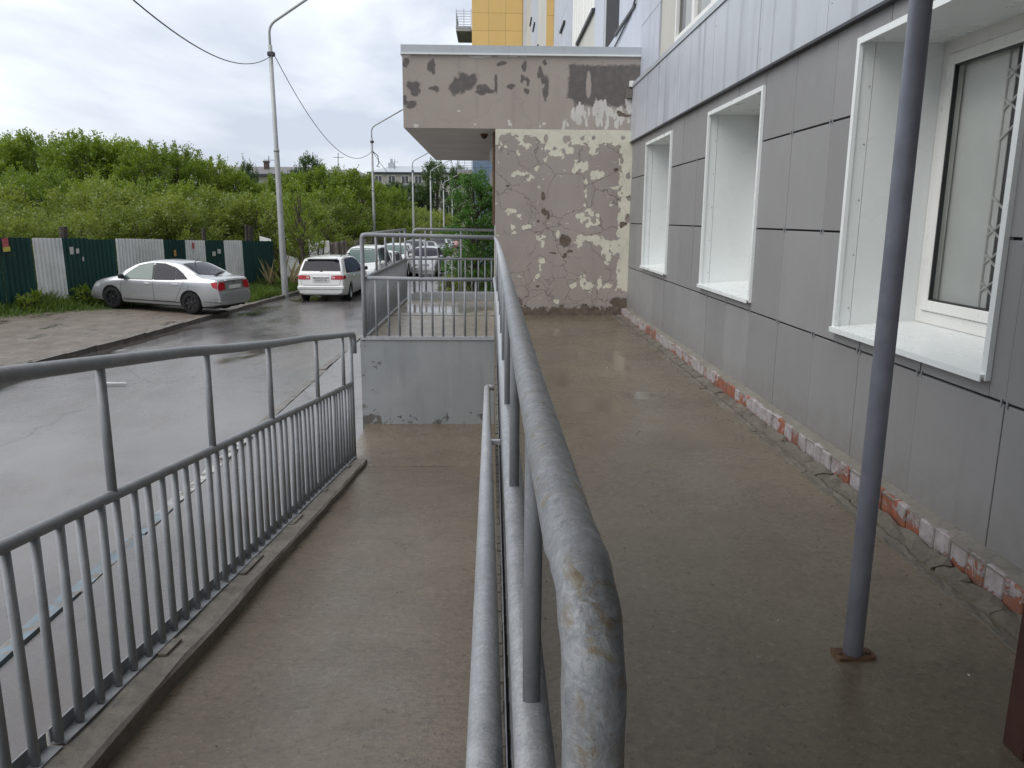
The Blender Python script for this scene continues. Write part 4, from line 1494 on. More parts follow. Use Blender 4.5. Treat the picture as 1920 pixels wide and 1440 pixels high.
# ------------------------------------------------------------------ far yellow wing
yw = thing("apartment_building", "yellow clad wing of the next block with stacked balconies, rising behind the entrance canopy", "building", (0, 45, 0))
XS = 1.8
MB().box((XS + 0.03, 28.52, -1.4), (9, 51.0, 17)).box((-1.28, 51.03, -2), (9, 62, 22)).put("wall", M["backing"], yw)


def fpanel(x0, x1, z0, z1, y, mat, th=0.025):
    key = (round(x1 - x0, 3), round(z1 - z0, 3), mat, "f")
    if key not in _pm:
        _pm[key] = MB().box((0, 0, 0), (x1 - x0, th, z1 - z0)).mesh("panel", M[mat])
    put("panel", _pm[key], yw, (x0, y, z0))


for k in range(14):
    fpanel(XS + 0.002, 2.055, 3.0 + k * 1.02, 4.012 + k * 1.02, 28.49, "yellow_panel")
for j in range(8):
    for k in range(9):
        y0 = 28.55 + j * 2.8
        panel(y0, y0 + 2.78, 3.0 + k * 1.4, 4.39 + k * 1.4, "cream_panel" if j in (0, 1, 4, 5) else "upper_panel", XS, 0.025, "panel", yw)
for (y0, z) in ((33, 8.1), (36, 9.6), (31, 6.6), (39, 10.5)):
    MB().box((XS - 0.06, y0, z - 0.08), (XS, y0 + 1.5, z)).put("dark_sill", M["steel_dark"], yw)
for i in range(3):
    for k in range(20):
        z = -1.5 + k * 1.0
        fpanel(-1.28 + i * 1.025, -1.28 + i * 1.025 + 1.015, z, z + 0.988, 51.0, "blue_panel" if z < 6.4 else "yellow_panel")
for k in range(6):
    z = 4.1 + k * 2.8
    b = MB().box((-2.25, 51.2, z), (-1.3, 54.5, z + 0.16)).put("balcony_slab", M["far_wall"], yw)
    m = MB().box((-2.26, 51.19, z + 0.16), (-1.31, 51.23, z + 0.28)).box((-2.26, 51.23, z + 0.16), (-2.22, 54.5, z + 0.28))
    for q in range(6):
        m.box((-2.24, 51.2, z + 0.36 + q * 0.15), (-1.31, 51.22, z + 0.385 + q * 0.15))
        m.box((-2.24, 51.22, z + 0.36 + q * 0.15), (-2.22, 54.5, z + 0.385 + q * 0.15))
    for x in (-2.24, -1.78, -1.34):
        m.box((x, 51.185, z + 0.16), (x + 0.03, 51.2, z + 1.25))
    m.put("balcony_railing", M["steel"], yw)

# ================================================================== entrance with peeling plaster
YP = 11.57
en = thing("entrance_porch", "peeling plastered entrance porch with a deep flat canopy at the end of the walkway", "porch", (0.9, YP, 0))


def painted_wall(name, x0, x1, z0, z1, y, mat, fields, step=0.016):
    """front sheet with wear stored per vertex; fields: name -> list of (x, z, rx, rz, gain)"""
    nx, nz = int((x1 - x0) / step) + 1, int((z1 - z0) / step) + 1
    xs, zz = np.linspace(x0, x1, nx), np.linspace(z0, z1, nz)
    XX, ZZ = np.meshgrid(xs, zz)
    V = np.stack([XX.ravel(), np.full(XX.size, y), ZZ.ravel()], 1)
    i = np.arange(nx * nz).reshape(nz, nx)
    Q = np.stack([i[:-1, :-1].ravel(), i[:-1, 1:].ravel(), i[1:, 1:].ravel(), i[1:, :-1].ravel()], 1)
    me = np_mesh(name, V, Q, mat)
    for key, blobs in fields.items():
        val = np.full(XX.shape, -1.0)
        for b in blobs:
            if b[0] == "box":
                _, ax, az, bx, bz, g, soft = b
                d = np.minimum(np.minimum(XX - ax, bx - XX), np.minimum(ZZ - az, bz - ZZ)) / soft
                val = np.maximum(val, np.clip(d, -1, 1) * g)
            elif b[0] == "cut":
                _, cx, cz, rx, rz = b
                d = 1 - np.sqrt(((XX - cx) / rx) ** 2 + ((ZZ - cz) / rz) ** 2)
                val = np.minimum(val, -np.clip(d * 1.5, -1, 1))
            else:
                cx, cz, rx, rz = b
                val = np.maximum(val, np.clip((1 - np.sqrt(((XX - cx) / rx) ** 2 + ((ZZ - cz) / rz) ** 2)) * 1.0, -1, 1))
        a = me.attributes.new(key, "FLOAT", "POINT")
        a.data.foreach_set("value", val.ravel().astype(np.float32))
    return put(name, me, en)


def cw(px, py):
    """spot on the porch front for a sight line (close-up coordinates)"""
    p = at_y(740 + px * 0.3888, 60 + py * 0.3889, YP)
    return p.x, p.z


def blobs(lst):
    out = []
    q = random.Random(len(lst))
    for (px, py, rx, ry) in lst:
        x, z = cw(px, py)
        rx, ry = rx * 0.00306, ry * 0.00306
        if max(rx, ry) < 0.03:
            out.append((x, z, rx, ry))
            continue
        for k in range(4):          # a ragged spot: a few overlapping pieces
            a = q.uniform(0, 6.28)
            f = q.uniform(0.25, 0.6)
            out.append((x + f * rx * math.cos(a), z + f * ry * math.sin(a), rx * q.uniform(0.45, 0.75), ry * q.uniform(0.45, 0.75)))
    return out


peel = blobs([(590, 690, 30, 26), (630, 680, 18, 14), (655, 706, 18, 12), (682, 655, 16, 16), (775, 590, 30, 20), (802, 585, 16, 18), (895, 655, 38, 28), (870, 672, 14, 20), (980, 690, 38, 22), (922, 720, 9, 14), (920, 780, 8, 22), (915, 830, 8, 12),
              (905, 890, 38, 24), (945, 872, 22, 18), (940, 926, 22, 12), (980, 885, 14, 12), (980, 915, 10, 16), (565, 870, 28, 18), (600, 885, 16, 10), (572, 940, 12, 14), (572, 968, 17, 8), (640, 937, 24, 12), (705, 990, 22, 16), (716, 1030, 10, 34),
              (790, 970, 14, 22), (885, 1020, 22, 40), (965, 1005, 62, 20), (1020, 1050, 22, 56), (1065, 1030, 40, 34), (705, 1100, 20, 13), (700, 1150, 8, 26), (690, 1175, 14, 14), (860, 1220, 18, 16), (920, 1210, 36, 38), (985, 1210, 11, 28), (1025, 1222, 28, 14),
              (780, 1300, 14, 9), (650, 1356, 20, 6), (855, 1356, 20, 6), (1075, 750, 48, 6), (1090, 720, 8, 14), (595, 580, 8, 14), (506, 560, 6, 14), (725, 618, 8, 6)])
x0, z0 = cw(490, 1365)
x1, z1 = cw(1150, 470)
zt = cw(800, 470)[1]
peel += [("box", -0.2, cw(0, 538)[1], 2.2, 2.9, 1.5, 0.14), ("box", cw(1112, 0)[0], cw(0, 1235)[1], 2.3, 3.0, 1.4, 0.10), ("box", cw(730, 0)[0], cw(0, 572)[1], cw(860, 0)[0], 2.9, 0.7, 0.10), ("box", cw(950, 0)[0], cw(0, 580)[1], cw(985, 0)[0], 2.9, 0.6, 0.05)]
peel += [("cut", *cw(550, 525), 0.16, 0.09), ("cut", *cw(655, 522), 0.12, 0.06), ("cut", *cw(730, 515), 0.03, 0.06), ("cut", *cw(830, 515), 0.07, 0.05), ("cut", *cw(905, 512), 0.03, 0.03), ("cut", *cw(960, 508), 0.025, 0.03), ("cut", *cw(1100, 512), 0.03, 0.035), ("cut", *cw(895, 560), 0.15, 0.05), ("cut", *cw(1030, 560), 0.13, 0.07), ("cut", *cw(1128, 690), 0.03, 0.07), ("cut", *cw(1130, 800), 0.035, 0.05), ("cut", *cw(1125, 900), 0.04, 0.06)]
bare = blobs([(818, 1022, 30, 38), (845, 1058, 14, 8), (822, 1078, 12, 12), (770, 1066, 24, 6), (716, 795, 9, 26), (720, 870, 16, 20), (740, 885, 8, 22), (693, 912, 10, 6), (690, 1228, 12, 8), (1100, 930, 18, 14), (1065, 665, 14, 8), (545, 742, 10, 6), (1085, 1300, 46, 20), (1095, 1325, 40, 22)])
bare += [("box", cw(600, 0)[0], -0.2, 2.2, cw(0, 1322)[1], 0.42, 0.10)]
painted_wall("peeling_wall", 0.035, 2.02, 0.0, 2.64, YP, M["plaster"], dict(peel=peel, bare=bare, scuff=[(0.35, 0.2, 0.1, 0.1)]))
MB().box((0.035, YP + 0.0005, -1.2), (2.4, 18.0, 2.63)).put("porch_walls", M["soffit"], en)
ZB0, ZB1 = 2.632, 3.60
scuff = blobs([(55, 155, 20, 26), (178, 170, 22, 38), (95, 265, 38, 36), (190, 275, 24, 18), (320, 270, 52, 58), (355, 235, 40, 40), (415, 278, 38, 30), (455, 280, 30, 14), (493, 243, 10, 48), (515, 155, 24, 14), (560, 262, 22, 14), (632, 165, 16, 26), (615, 230, 12, 24), (637, 285, 16, 14), (700, 195, 14, 24), (716, 225, 14, 26), (730, 275, 22, 58), (720, 150, 14, 14), (70, 345, 34, 24), (45, 320, 14, 18), (640, 240, 12, 20)])
scuff += [("box", cw(836, 0)[0], cw(0, 352)[1], cw(1222, 0)[0], cw(0, 142)[1], 0.9, 0.10), ("cut", *cw(935, 255), 0.035, 0.17), ("cut", *cw(830, 350), 0.10, 0.09), ("cut", *cw(1100, 130), 0.05, 0.05)]
flk = []
rr_ = random.Random(3)
for k in range(46):
    px = rr_.uniform(805, 1110)
    py = rr_.uniform(372, 448) - (18 if 900 < px < 1010 else 0) + (34 if px < 860 else 0)
    flk.append((px, min(py, 452), rr_.uniform(5, 12), rr_.uniform(16, 34)))
flk += [(1085, 380, 16, 22), (1128, 340, 14, 46), (1125, 430, 12, 20), (560, 448, 10, 9), (700, 445, 6, 14), (720, 440, 8, 10), (310, 380, 10, 4), (100, 455, 14, 8), (388, 445, 6, 6), (550, 430, 5, 5), (65, 118, 30, 6), (420, 120, 60, 6), (600, 118, 90, 5)]
painted_wall("canopy_beam", -1.252, 2.2, ZB0, ZB1, YP - 0.002, M["beam"], dict(peel=blobs(flk), scuff=scuff, bare=blobs([(1110, 400, 34, 9), (1085, 392, 14, 14)])))
MB().box((-1.252, YP, ZB0 + 0.002), (2.03, 17.9, ZB1 + 0.02)).put("canopy_slab", M["soffit"], en)
m = MB().box((-1.268, YP - 0.03, 3.622), (-0.43, YP + 0.02, 3.722)).box((-0.428, YP - 0.0305, 3.621), (2.13, YP + 0.02, 3.7215))
m.box((-1.27, YP + 0.02, 3.62), (-1.25, 17.9, 3.72)).box((-1.25, YP + 0.0205, 3.66), (2.049, 17.9, 3.70))
m.put("roof_flashing", M["flashing"], en)
m = MB().box((-1.275, YP - 0.04, 3.598), (2.05, YP + 0.01, 3.6205)).box((-1.277, YP + 0.01, 3.6), (-1.2525, 17.9, 3.62))
m.put("flashing_lip", M["white"], en)
MB().box((1.86, YP - 0.06, 3.05), (1.94, YP - 0.003, 3.17), 0.004).put("junction_box", M["ledge"], en)
MB().box((1.90, YP - 0.05, 3.2), (1.96, YP - 0.003, 3.28), 0.004).put("junction_box", M["white_pvc"], en)
# things under the canopy beside the door corner
p = at_y(908, 249, 12.3)
dc = thing("dome_camera", "small dark dome camera on the canopy underside", "camera", (p.x, p.y, ZB0))
MB().lathe([(0.055, 0.0), (0.06, -0.015), (0.05, -0.03)], 16, "z", (p.x, p.y, ZB0)).put("camera_base", M["rust"], dc)
MB().lathe([(0.045, -0.03), (0.038, -0.055), (0.018, -0.07), (0.002, -0.074)], 16, "z", (p.x, p.y, ZB0)).put("dome", M["black_plastic"], dc, True)
wl = thing("wall_lamp", "round wall lamp pair beside the entrance door corner under the canopy", "lamp", (0.02, 12.6, 2.2))
for k, (yy, zz_) in enumerate(((12.7, 2.35), (13.3, 2.05))):
    MB().lathe([(0.16, 0.0), (0.16, -0.03), (0.1, -0.075), (0.01, -0.085)], 20, "x", (0.03, yy, zz_)).put("disc", M["soffit"], wl, True)
MB().tube([(0.015, 11.75, 2.6), (0.015, 11.75, 1.3)], 0.018, 8).put("conduit", M["rust"], wl)

# ================================================================== cars
def interp(pts, x):
    if x <= pts[0][0]:
        return pts[0][1]
    for (x0, y0), (x1, y1) in zip(pts, pts[1:]):
        if x <= x1:
            return y0 + (y1 - y0) * (x - x0) / (x1 - x0)
    return pts[-1][1]


def smooth_pts(pts, n=3):
    """Catmull-Rom through the points"""
    out = []
    for i in range(len(pts) - 1):
        p0 = pts[max(i - 1, 0)]
        p1, p2 = pts[i], pts[i + 1]
        p3 = pts[min(i + 2, len(pts) - 1)]
        for k in range(n):
            t = k / n
            f = lambda a, b, c, d: 0.5 * (2 * b + (c - a) * t + (2 * a - 5 * b + 4 * c - d) * t * t + (3 * b - a - 3 * c + d) * t ** 3)
            x = p1[0] + (p2[0] - p1[0]) * t
            z = f(p0[1], p1[1], p2[1], p3[1])
            lo, hi = min(p1[1], p2[1]) - 0.012, max(p1[1], p2[1]) + 0.012
            out.append((x, min(max(z, lo), hi)))
    out.append(pts[-1])
    return out


SPEC = {
    # x runs from the rear (0) to the nose (L); top line, waist line
    "sedan": dict(L=4.55, W=1.70, top=[(0, 0.62), (0.03, 0.70), (0.07, 0.97), (0.12, 1.03), (0.45, 1.065), (0.62, 1.09), (1.0, 1.27), (1.35, 1.42), (1.7, 1.465), (2.2, 1.475), (2.6, 1.44), (2.9, 1.34), (3.2, 1.17), (3.45, 1.0), (3.6, 0.955), (4.0, 0.87), (4.3, 0.78), (4.46, 0.66), (4.52, 0.55), (4.55, 0.48)],
                  waist=[(0, 0.60), (0.07, 0.90), (0.3, 0.96), (1.0, 0.955), (2.0, 0.925), (3.3, 0.90), (3.9, 0.80), (4.4, 0.64), (4.55, 0.46)], axles=(0.93, 3.66), wr=0.315,
                  side=[("front", [(3.28, 0.905), (3.06, 1.10), (2.74, 1.30), (2.35, 1.385), (2.27, 1.385), (2.22, 0.935)]), ("rear", [(2.13, 0.935), (2.18, 1.39), (1.85, 1.385), (1.50, 1.30), (1.46, 0.965)]), ("quarter", [(1.40, 0.97), (1.44, 1.285), (1.22, 1.16), (1.02, 1.0)])],
                  rearwin=(0.64, 1.30, 0.60, 0.50), frontwin=(2.66, 3.42, 0.54, 0.66), doors=[3.3, 2.175, 1.2]),
    "wagon": dict(L=4.5, W=1.695, top=[(0, 0.55), (0.02, 0.70), (0.06, 0.95), (0.10, 1.02), (0.22, 1.20), (0.36, 1.40), (0.46, 1.465), (0.9, 1.50), (1.7, 1.51), (2.4, 1.48), (2.75, 1.38), (3.1, 1.17), (3.35, 0.99), (3.6, 0.95), (4.1, 0.86), (4.36, 0.74), (4.46, 0.6), (4.5, 0.5)],
                  waist=[(0, 0.58), (0.06, 0.90), (0.2, 0.965), (2.0, 0.94), (3.3, 0.90), (3.9, 0.82), (4.4, 0.64), (4.5, 0.48)], axles=(0.85, 3.5), wr=0.31,
                  side=[("front", [(3.2, 0.91), (2.75, 1.27), (2.35, 1.40), (2.25, 1.40), (2.2, 0.935)]), ("rear", [(2.12, 0.935), (2.17, 1.41), (1.35, 1.42), (1.3, 0.955)]), ("quarter", [(1.22, 0.96), (1.27, 1.42), (0.72, 1.40), (0.40, 0.985)])],
                  rearwin=(0.115, 0.37, 0.66, 0.56), frontwin=(2.5, 3.3, 0.56, 0.66), doors=[3.22, 2.16, 1.15]),
    "van": dict(L=4.55, W=1.72, top=[(0, 0.6), (0.03, 0.8), (0.07, 1.05), (0.2, 1.45), (0.32, 1.68), (0.5, 1.74), (1.5, 1.77), (2.6, 1.74), (3.0, 1.64), (3.35, 1.42), (3.72, 1.13), (3.9, 1.06), (4.2, 0.98), (4.42, 0.86), (4.52, 0.66), (4.55, 0.5)],
                waist=[(0, 0.58), (0.07, 0.98), (0.2, 1.08), (2.0, 1.06), (3.5, 1.02), (4.1, 0.90), (4.45, 0.72), (4.55, 0.48)], axles=(0.8, 3.6), wr=0.33,
                side=[("front", [(3.62, 1.06), (3.1, 1.48), (2.75, 1.62), (2.5, 1.63), (2.45, 1.06)]), ("rear", [(2.36, 1.06), (2.4, 1.64), (1.4, 1.65), (1.36, 1.08)]), ("quarter", [(1.27, 1.08), (1.3, 1.65), (0.45, 1.60), (0.3, 1.10)])],
                rearwin=(0.1, 0.28, 0.66, 0.56), frontwin=(2.92, 3.74, 0.62, 0.70), doors=[3.6, 2.4, 1.2]),
    "hatch": dict(L=3.85, W=1.69, top=[(0, 0.6), (0.03, 0.75), (0.08, 1.0), (0.2, 1.3), (0.34, 1.47), (0.6, 1.525), (1.3, 1.53), (1.9, 1.48), (2.3, 1.34), (2.75, 1.08), (3.0, 0.98), (3.35, 0.90), (3.6, 0.80), (3.76, 0.66), (3.82, 0.54), (3.85, 0.46)],
                  waist=[(0, 0.58), (0.08, 0.92), (0.3, 0.98), (1.5, 0.955), (2.7, 0.93), (3.3, 0.84), (3.7, 0.66), (3.85, 0.46)], axles=(0.62, 3.08), wr=0.305,
                  side=[("front", [(2.66, 0.955), (2.25, 1.27), (1.85, 1.41), (1.7, 1.42), (1.66, 0.965)]), ("rear", [(1.58, 0.965), (1.62, 1.43), (0.85, 1.43), (0.6, 1.0)])],
                  rearwin=(0.12, 0.30, 0.6, 0.5), frontwin=(1.98, 2.84, 0.60, 0.68), doors=[2.7, 1.62, 0.7]),
    "suv": dict(L=4.5, W=1.78, top=[(0, 0.7), (0.03, 0.9), (0.08, 1.1), (0.25, 1.45), (0.42, 1.64), (0.7, 1.69), (1.8, 1.70), (2.4, 1.65), (2.75, 1.52), (3.2, 1.20), (3.45, 1.09), (3.9, 1.02), (4.25, 0.92), (4.42, 0.78), (4.48, 0.62), (4.5, 0.52)],
                waist=[(0, 0.66), (0.08, 1.0), (0.3, 1.09), (2.0, 1.06), (3.2, 1.03), (3.9, 0.96), (4.35, 0.78), (4.5, 0.52)], axles=(0.85, 3.5), wr=0.36,
                side=[("front", [(3.1, 1.06), (2.7, 1.42), (2.35, 1.56), (2.2, 1.57), (2.15, 1.07)]), ("rear", [(2.07, 1.07), (2.12, 1.58), (1.3, 1.58), (1.25, 1.09)]), ("quarter", [(1.17, 1.09), (1.22, 1.58), (0.6, 1.53), (0.5, 1.14)])],
                rearwin=(0.12, 0.36, 0.64, 0.54), frontwin=(2.5, 3.28, 0.62, 0.70), doors=[3.1, 2.1, 1.1]),
}


def car_body(kind):
    sp = SPEC[kind]
    Lc, Wc = sp["L"], sp["W"]
    top = smooth_pts(sp["top"], 3)
    wst = smooth_pts(sp["waist"], 3)
    xs = sorted(set([round(x, 4) for x, _ in top] + [round(x, 3) for x in np.arange(0.1, Lc - 0.05, 0.11)]))
    # drop stations closer than 8 mm
    st = [xs[0]]
    for x in xs[1:]:
        if x - st[-1] > 0.012:
            st.append(x)
    vs, n = [], 0
    for x in st:
        zt = interp(top, x)
        zb = min(interp(wst, x), zt - 0.025)
        e0, e1 = max(0, (0.75 - x) / 0.75), max(0, (x - (Lc - 0.95)) / 0.95)
        w = Wc / 2 * (1 - 0.13 * e0 ** 2.6 - 0.20 * e1 ** 2.4)
        zf = 0.19 + 0.10 * e0 ** 2 + 0.03 * e1 ** 2
        h = zt - zb
        k = 0.37 if h > 0.2 else 0.37
        gl = min(1.0, max(0.0, (h - 0.06) / 0.25))
        yb = 0.955 * w
        yr = yb - h * k * gl - (1 - gl) * 0.10 * w
        zm = zf + (zb - zf) * 0.52
        half = [(0, zf), (0.74 * w, zf), (0.92 * w, zf + 0.03), (0.972 * w, zf + 0.12), (0.992 * w, zf + (zb - zf) * 0.34), (1.0 * w, zm), (0.996 * w, zb - (zb - zf) * 0.2), (0.985 * w, zb - 0.055), (0.97 * w, zb - 0.018), (yb, zb),
                (yb + (yr - yb) * 0.5, zb + h * 0.50), (yb + (yr - yb) * 0.80, zb + h * 0.80), (yr + (yb - yr) * 0.03 - 0.012, zb + h * (0.915 if gl > 0.5 else 0.86)), (yr - 0.07 * gl - 0.02, zt - 0.022 * gl - 0.008), (yr * 0.6, zt - 0.008 * gl - 0.002), (yr * 0.3, zt - 0.001), (0, zt)]
        ring = half + [(-y, z) for y, z in half[-2:0:-1]]
        n = len(ring)
        vs += [(x, y, z) for y, z in ring]
    fs = []
    for j in range(len(st) - 1):
        for i in range(n):
            fs.append((j * n + i, j * n + (i + 1) % n, (j + 1) * n + (i + 1) % n, (j + 1) * n + i))
    fs.append(tuple(range(n)))
    fs.append(tuple(range((len(st) - 1) * n + n - 1, (len(st) - 1) * n - 1, -1)))
    return vs, fs


_bodies = {}


def body_of(kind):
    if kind in _bodies:
        return _bodies[kind]
    sp = SPEC[kind]
    vs, fs = car_body(kind)
    bvh = BVHTree.FromPolygons([Vector(v) for v in vs], [f for f in fs if len(f) == 4])
    me = new_mesh("body_" + kind, vs, fs, [M["black_plastic"], M["black_plastic"]])
    bm = bmesh.new()
    bm.from_mesh(me)
    bmesh.ops.recalc_face_normals(bm, faces=bm.faces[:])
    bm.to_mesh(me)
    bm.free()
    ob = bpy.data.objects.new("tmp_body", me)
    COL.objects.link(ob)
    mb = MB()
    for ax in sp["axles"]:
        for s in (-1, 1):
            y0 = s * (sp["W"] / 2 - 0.30)
            mb.lathe([(sp["wr"] * 1.16, y0), (sp["wr"] * 1.16, s * (sp["W"] / 2 + 0.2))], 36, "y", (ax, 0, sp["wr"] + 0.015))
    cme = mb.mesh("cutter", M["black_plastic"])
    cut = bpy.data.objects.new("tmp_cut", cme)
    COL.objects.link(cut)
    md = ob.modifiers.new("b", "BOOLEAN")
    md.operation = "DIFFERENCE"
    md.object = cut
    md.solver = "EXACT"
    try:
        md.material_mode = "TRANSFER"
    except Exception:
        pass
    dg = bpy.context.evaluated_depsgraph_get()
    out = bpy.data.meshes.new_from_object(ob.evaluated_get(dg))
    bpy.data.objects.remove(ob)
    bpy.data.objects.remove(cut)
    out.name = "body_" + kind
    # the arches' inner faces are black: those lying on the cutters
    mi, smo = [], []
    for p in out.polygons:
        c = p.center
        inner = False
        for ax in sp["axles"]:
            r = math.hypot(c.x - ax, c.z - sp["wr"] - 0.015)
            if r < sp["wr"] * 1.155 and abs(c.y) < sp["W"] / 2 + 0.01 and abs(c.y) > sp["W"] / 2 - 0.31:
                inner = True
        mi.append(1 if inner or (c.z < 0.26 and abs(p.normal.z) > 0.7) else 0)
        smo.append(True)
    out.polygons.foreach_set("material_index", mi)
    out.polygons.foreach_set("use_smooth", smo)
    out.set_sharp_from_angle(angle=R(42))
    _bodies[kind] = (out, bvh)
    return _bodies[kind]


def cast(bvh, p, d):
    hit = bvh.ray_cast(Vector(p), Vector(d))
    return hit[0]


def patch(bvh, lo, hi, axis, mat, name, parent, off=0.006, n=10, m_=5, side=1, smooth=True):
    """skin piece between a lower and an upper line, laid on the body; axis 'side': points (x, z); 'rear'/'front': (y, z); 'top': (x, y)"""
    def at(line, t):
        k = t * (len(line) - 1)
        i = min(int(k), len(line) - 2)
        f = k - i
        a, b = line[i], line[i + 1]
        return a[0] + (b[0] - a[0]) * f, a[1] + (b[1] - a[1]) * f
    vs, bad = [], None
    for j in range(m_ + 1):
        for i in range(n + 1):
            a, b = at(lo, i / n), at(hi, i / n)
            t = j / m_
            u, v = a[0] + (b[0] - a[0]) * t, a[1] + (b[1] - a[1]) * t
            o, d = {"side": ((u, side * 4, v), (0, -side, 0)), "rear": ((-3, u, v), (1, 0, 0)), "front": ((9, u, v), (-1, 0, 0)), "top": ((u, v, 5), (0, 0, -1))}[axis]
            h = cast(bvh, o, d)
            if h is None:
                h = Vector(vs[-1]) if vs else Vector((u, side * 0.8, v))
                vs.append(h)
                continue
            vs.append(h - Vector(d) * off)
    fs = [(j * (n + 1) + i, j * (n + 1) + i + 1, (j + 1) * (n + 1) + i + 1, (j + 1) * (n + 1) + i) for j in range(m_) for i in range(n)]
    me = new_mesh(name, vs, fs, mat, smooth)
    bm = bmesh.new()
    bm.from_mesh(me)
    bmesh.ops.recalc_face_normals(bm, faces=bm.faces[:])
    c = sum((f.normal for f in bm.faces), Vector())
    want = {"side": Vector((0, side, 0)), "rear": Vector((-1, 0, 0)), "front": Vector((1, 0, 0)), "top": Vector((0, 0, 1))}[axis]
    if c.dot(want) < 0:
        bmesh.ops.reverse_faces(bm, faces=bm.faces[:])
    bm.to_mesh(me)
    bm.free()
    return put(name, me, parent)


def strip(bvh, pts, wd, axis, mat, name, parent, side=1, off=0.003):
    """thin line laid on the body along points"""
    lo, hi = [], []
    for i, p in enumerate(pts):
        a = pts[max(i - 1, 0)]
        b = pts[min(i + 1, len(pts) - 1)]
        tx, ty = b[0] - a[0], b[1] - a[1]
        l = math.hypot(tx, ty) or 1
        lo.append((p[0] - ty / l * wd / 2, p[1] + tx / l * wd / 2))
        hi.append((p[0] + ty / l * wd / 2, p[1] - tx / l * wd / 2))
    return patch(bvh, lo, hi, axis, mat, name, parent, off, n=max(4, 4 * (len(pts) - 1)), m_=1, side=side, smooth=False)


def poly_window(bvh, poly, side, mat, name, parent, off=0.007):
    """glass with an outline in (x, z) laid on the side of the body"""
    n = len(poly)
    dense = []
    for i in range(n):
        a, b = poly[i], poly[(i + 1) % n]
        for k in range(4):
            t = k / 4
            dense.append((a[0] + (b[0] - a[0]) * t, a[1] + (b[1] - a[1]) * t))
    cx, cz = sum(p[0] for p in poly) / n, sum(p[1] for p in poly) / n
    rings = [1.0, 0.66, 0.33]
    vs = []
    for r in rings:
        for (x, z) in dense:
            u, v = cx + (x - cx) * r, cz + (z - cz) * r
            h = cast(bvh, (u, side * 4, v), (0, -side, 0))
            vs.append((h if h else Vector((u, side * 0.75, v))) + Vector((0, side * off, 0)))
    h = cast(bvh, (cx, side * 4, cz), (0, -side, 0)) or Vector((cx, side * 0.75, cz))
    vs.append(h + Vector((0, side * off, 0)))
    m = len(dense)
    fs = []
    for k in range(2):
        for i in range(m):
            fs.append((k * m + i, k * m + (i + 1) % m, (k + 1) * m + (i + 1) % m, (k + 1) * m + i))
    for i in range(m):
        fs.append((2 * m + i, 2 * m + (i + 1) % m, 3 * m))
    me = new_mesh(name, vs, fs, mat, True)
    bm = bmesh.new()
    bm.from_mesh(me)
    bmesh.ops.recalc_face_normals(bm, faces=bm.faces[:])
    if sum((f.normal for f in bm.faces), Vector()).y * side < 0:
        bmesh.ops.reverse_faces(bm, faces=bm.faces[:])
    bm.to_mesh(me)
    bm.free()
    return put(name, me, parent)


def text_mesh(txt, size, mat, name="lettering"):
    cu = bpy.data.curves.new("txt", "FONT")
    cu.body = txt
    cu.size = size
    cu.align_x = "CENTER"
    cu.align_y = "CENTER"
    cu.extrude = 0.0015
    cu.resolution_u = 2
    ob = bpy.data.objects.new("tmp_txt", cu)
    COL.objects.link(ob)
    dg = bpy.context.evaluated_depsgraph_get()
    me = bpy.data.meshes.new_from_object(ob.evaluated_get(dg))
    bpy.data.objects.remove(ob)
    me.name = name
    me.materials.clear()
    me.materials.append(mat)
    return me


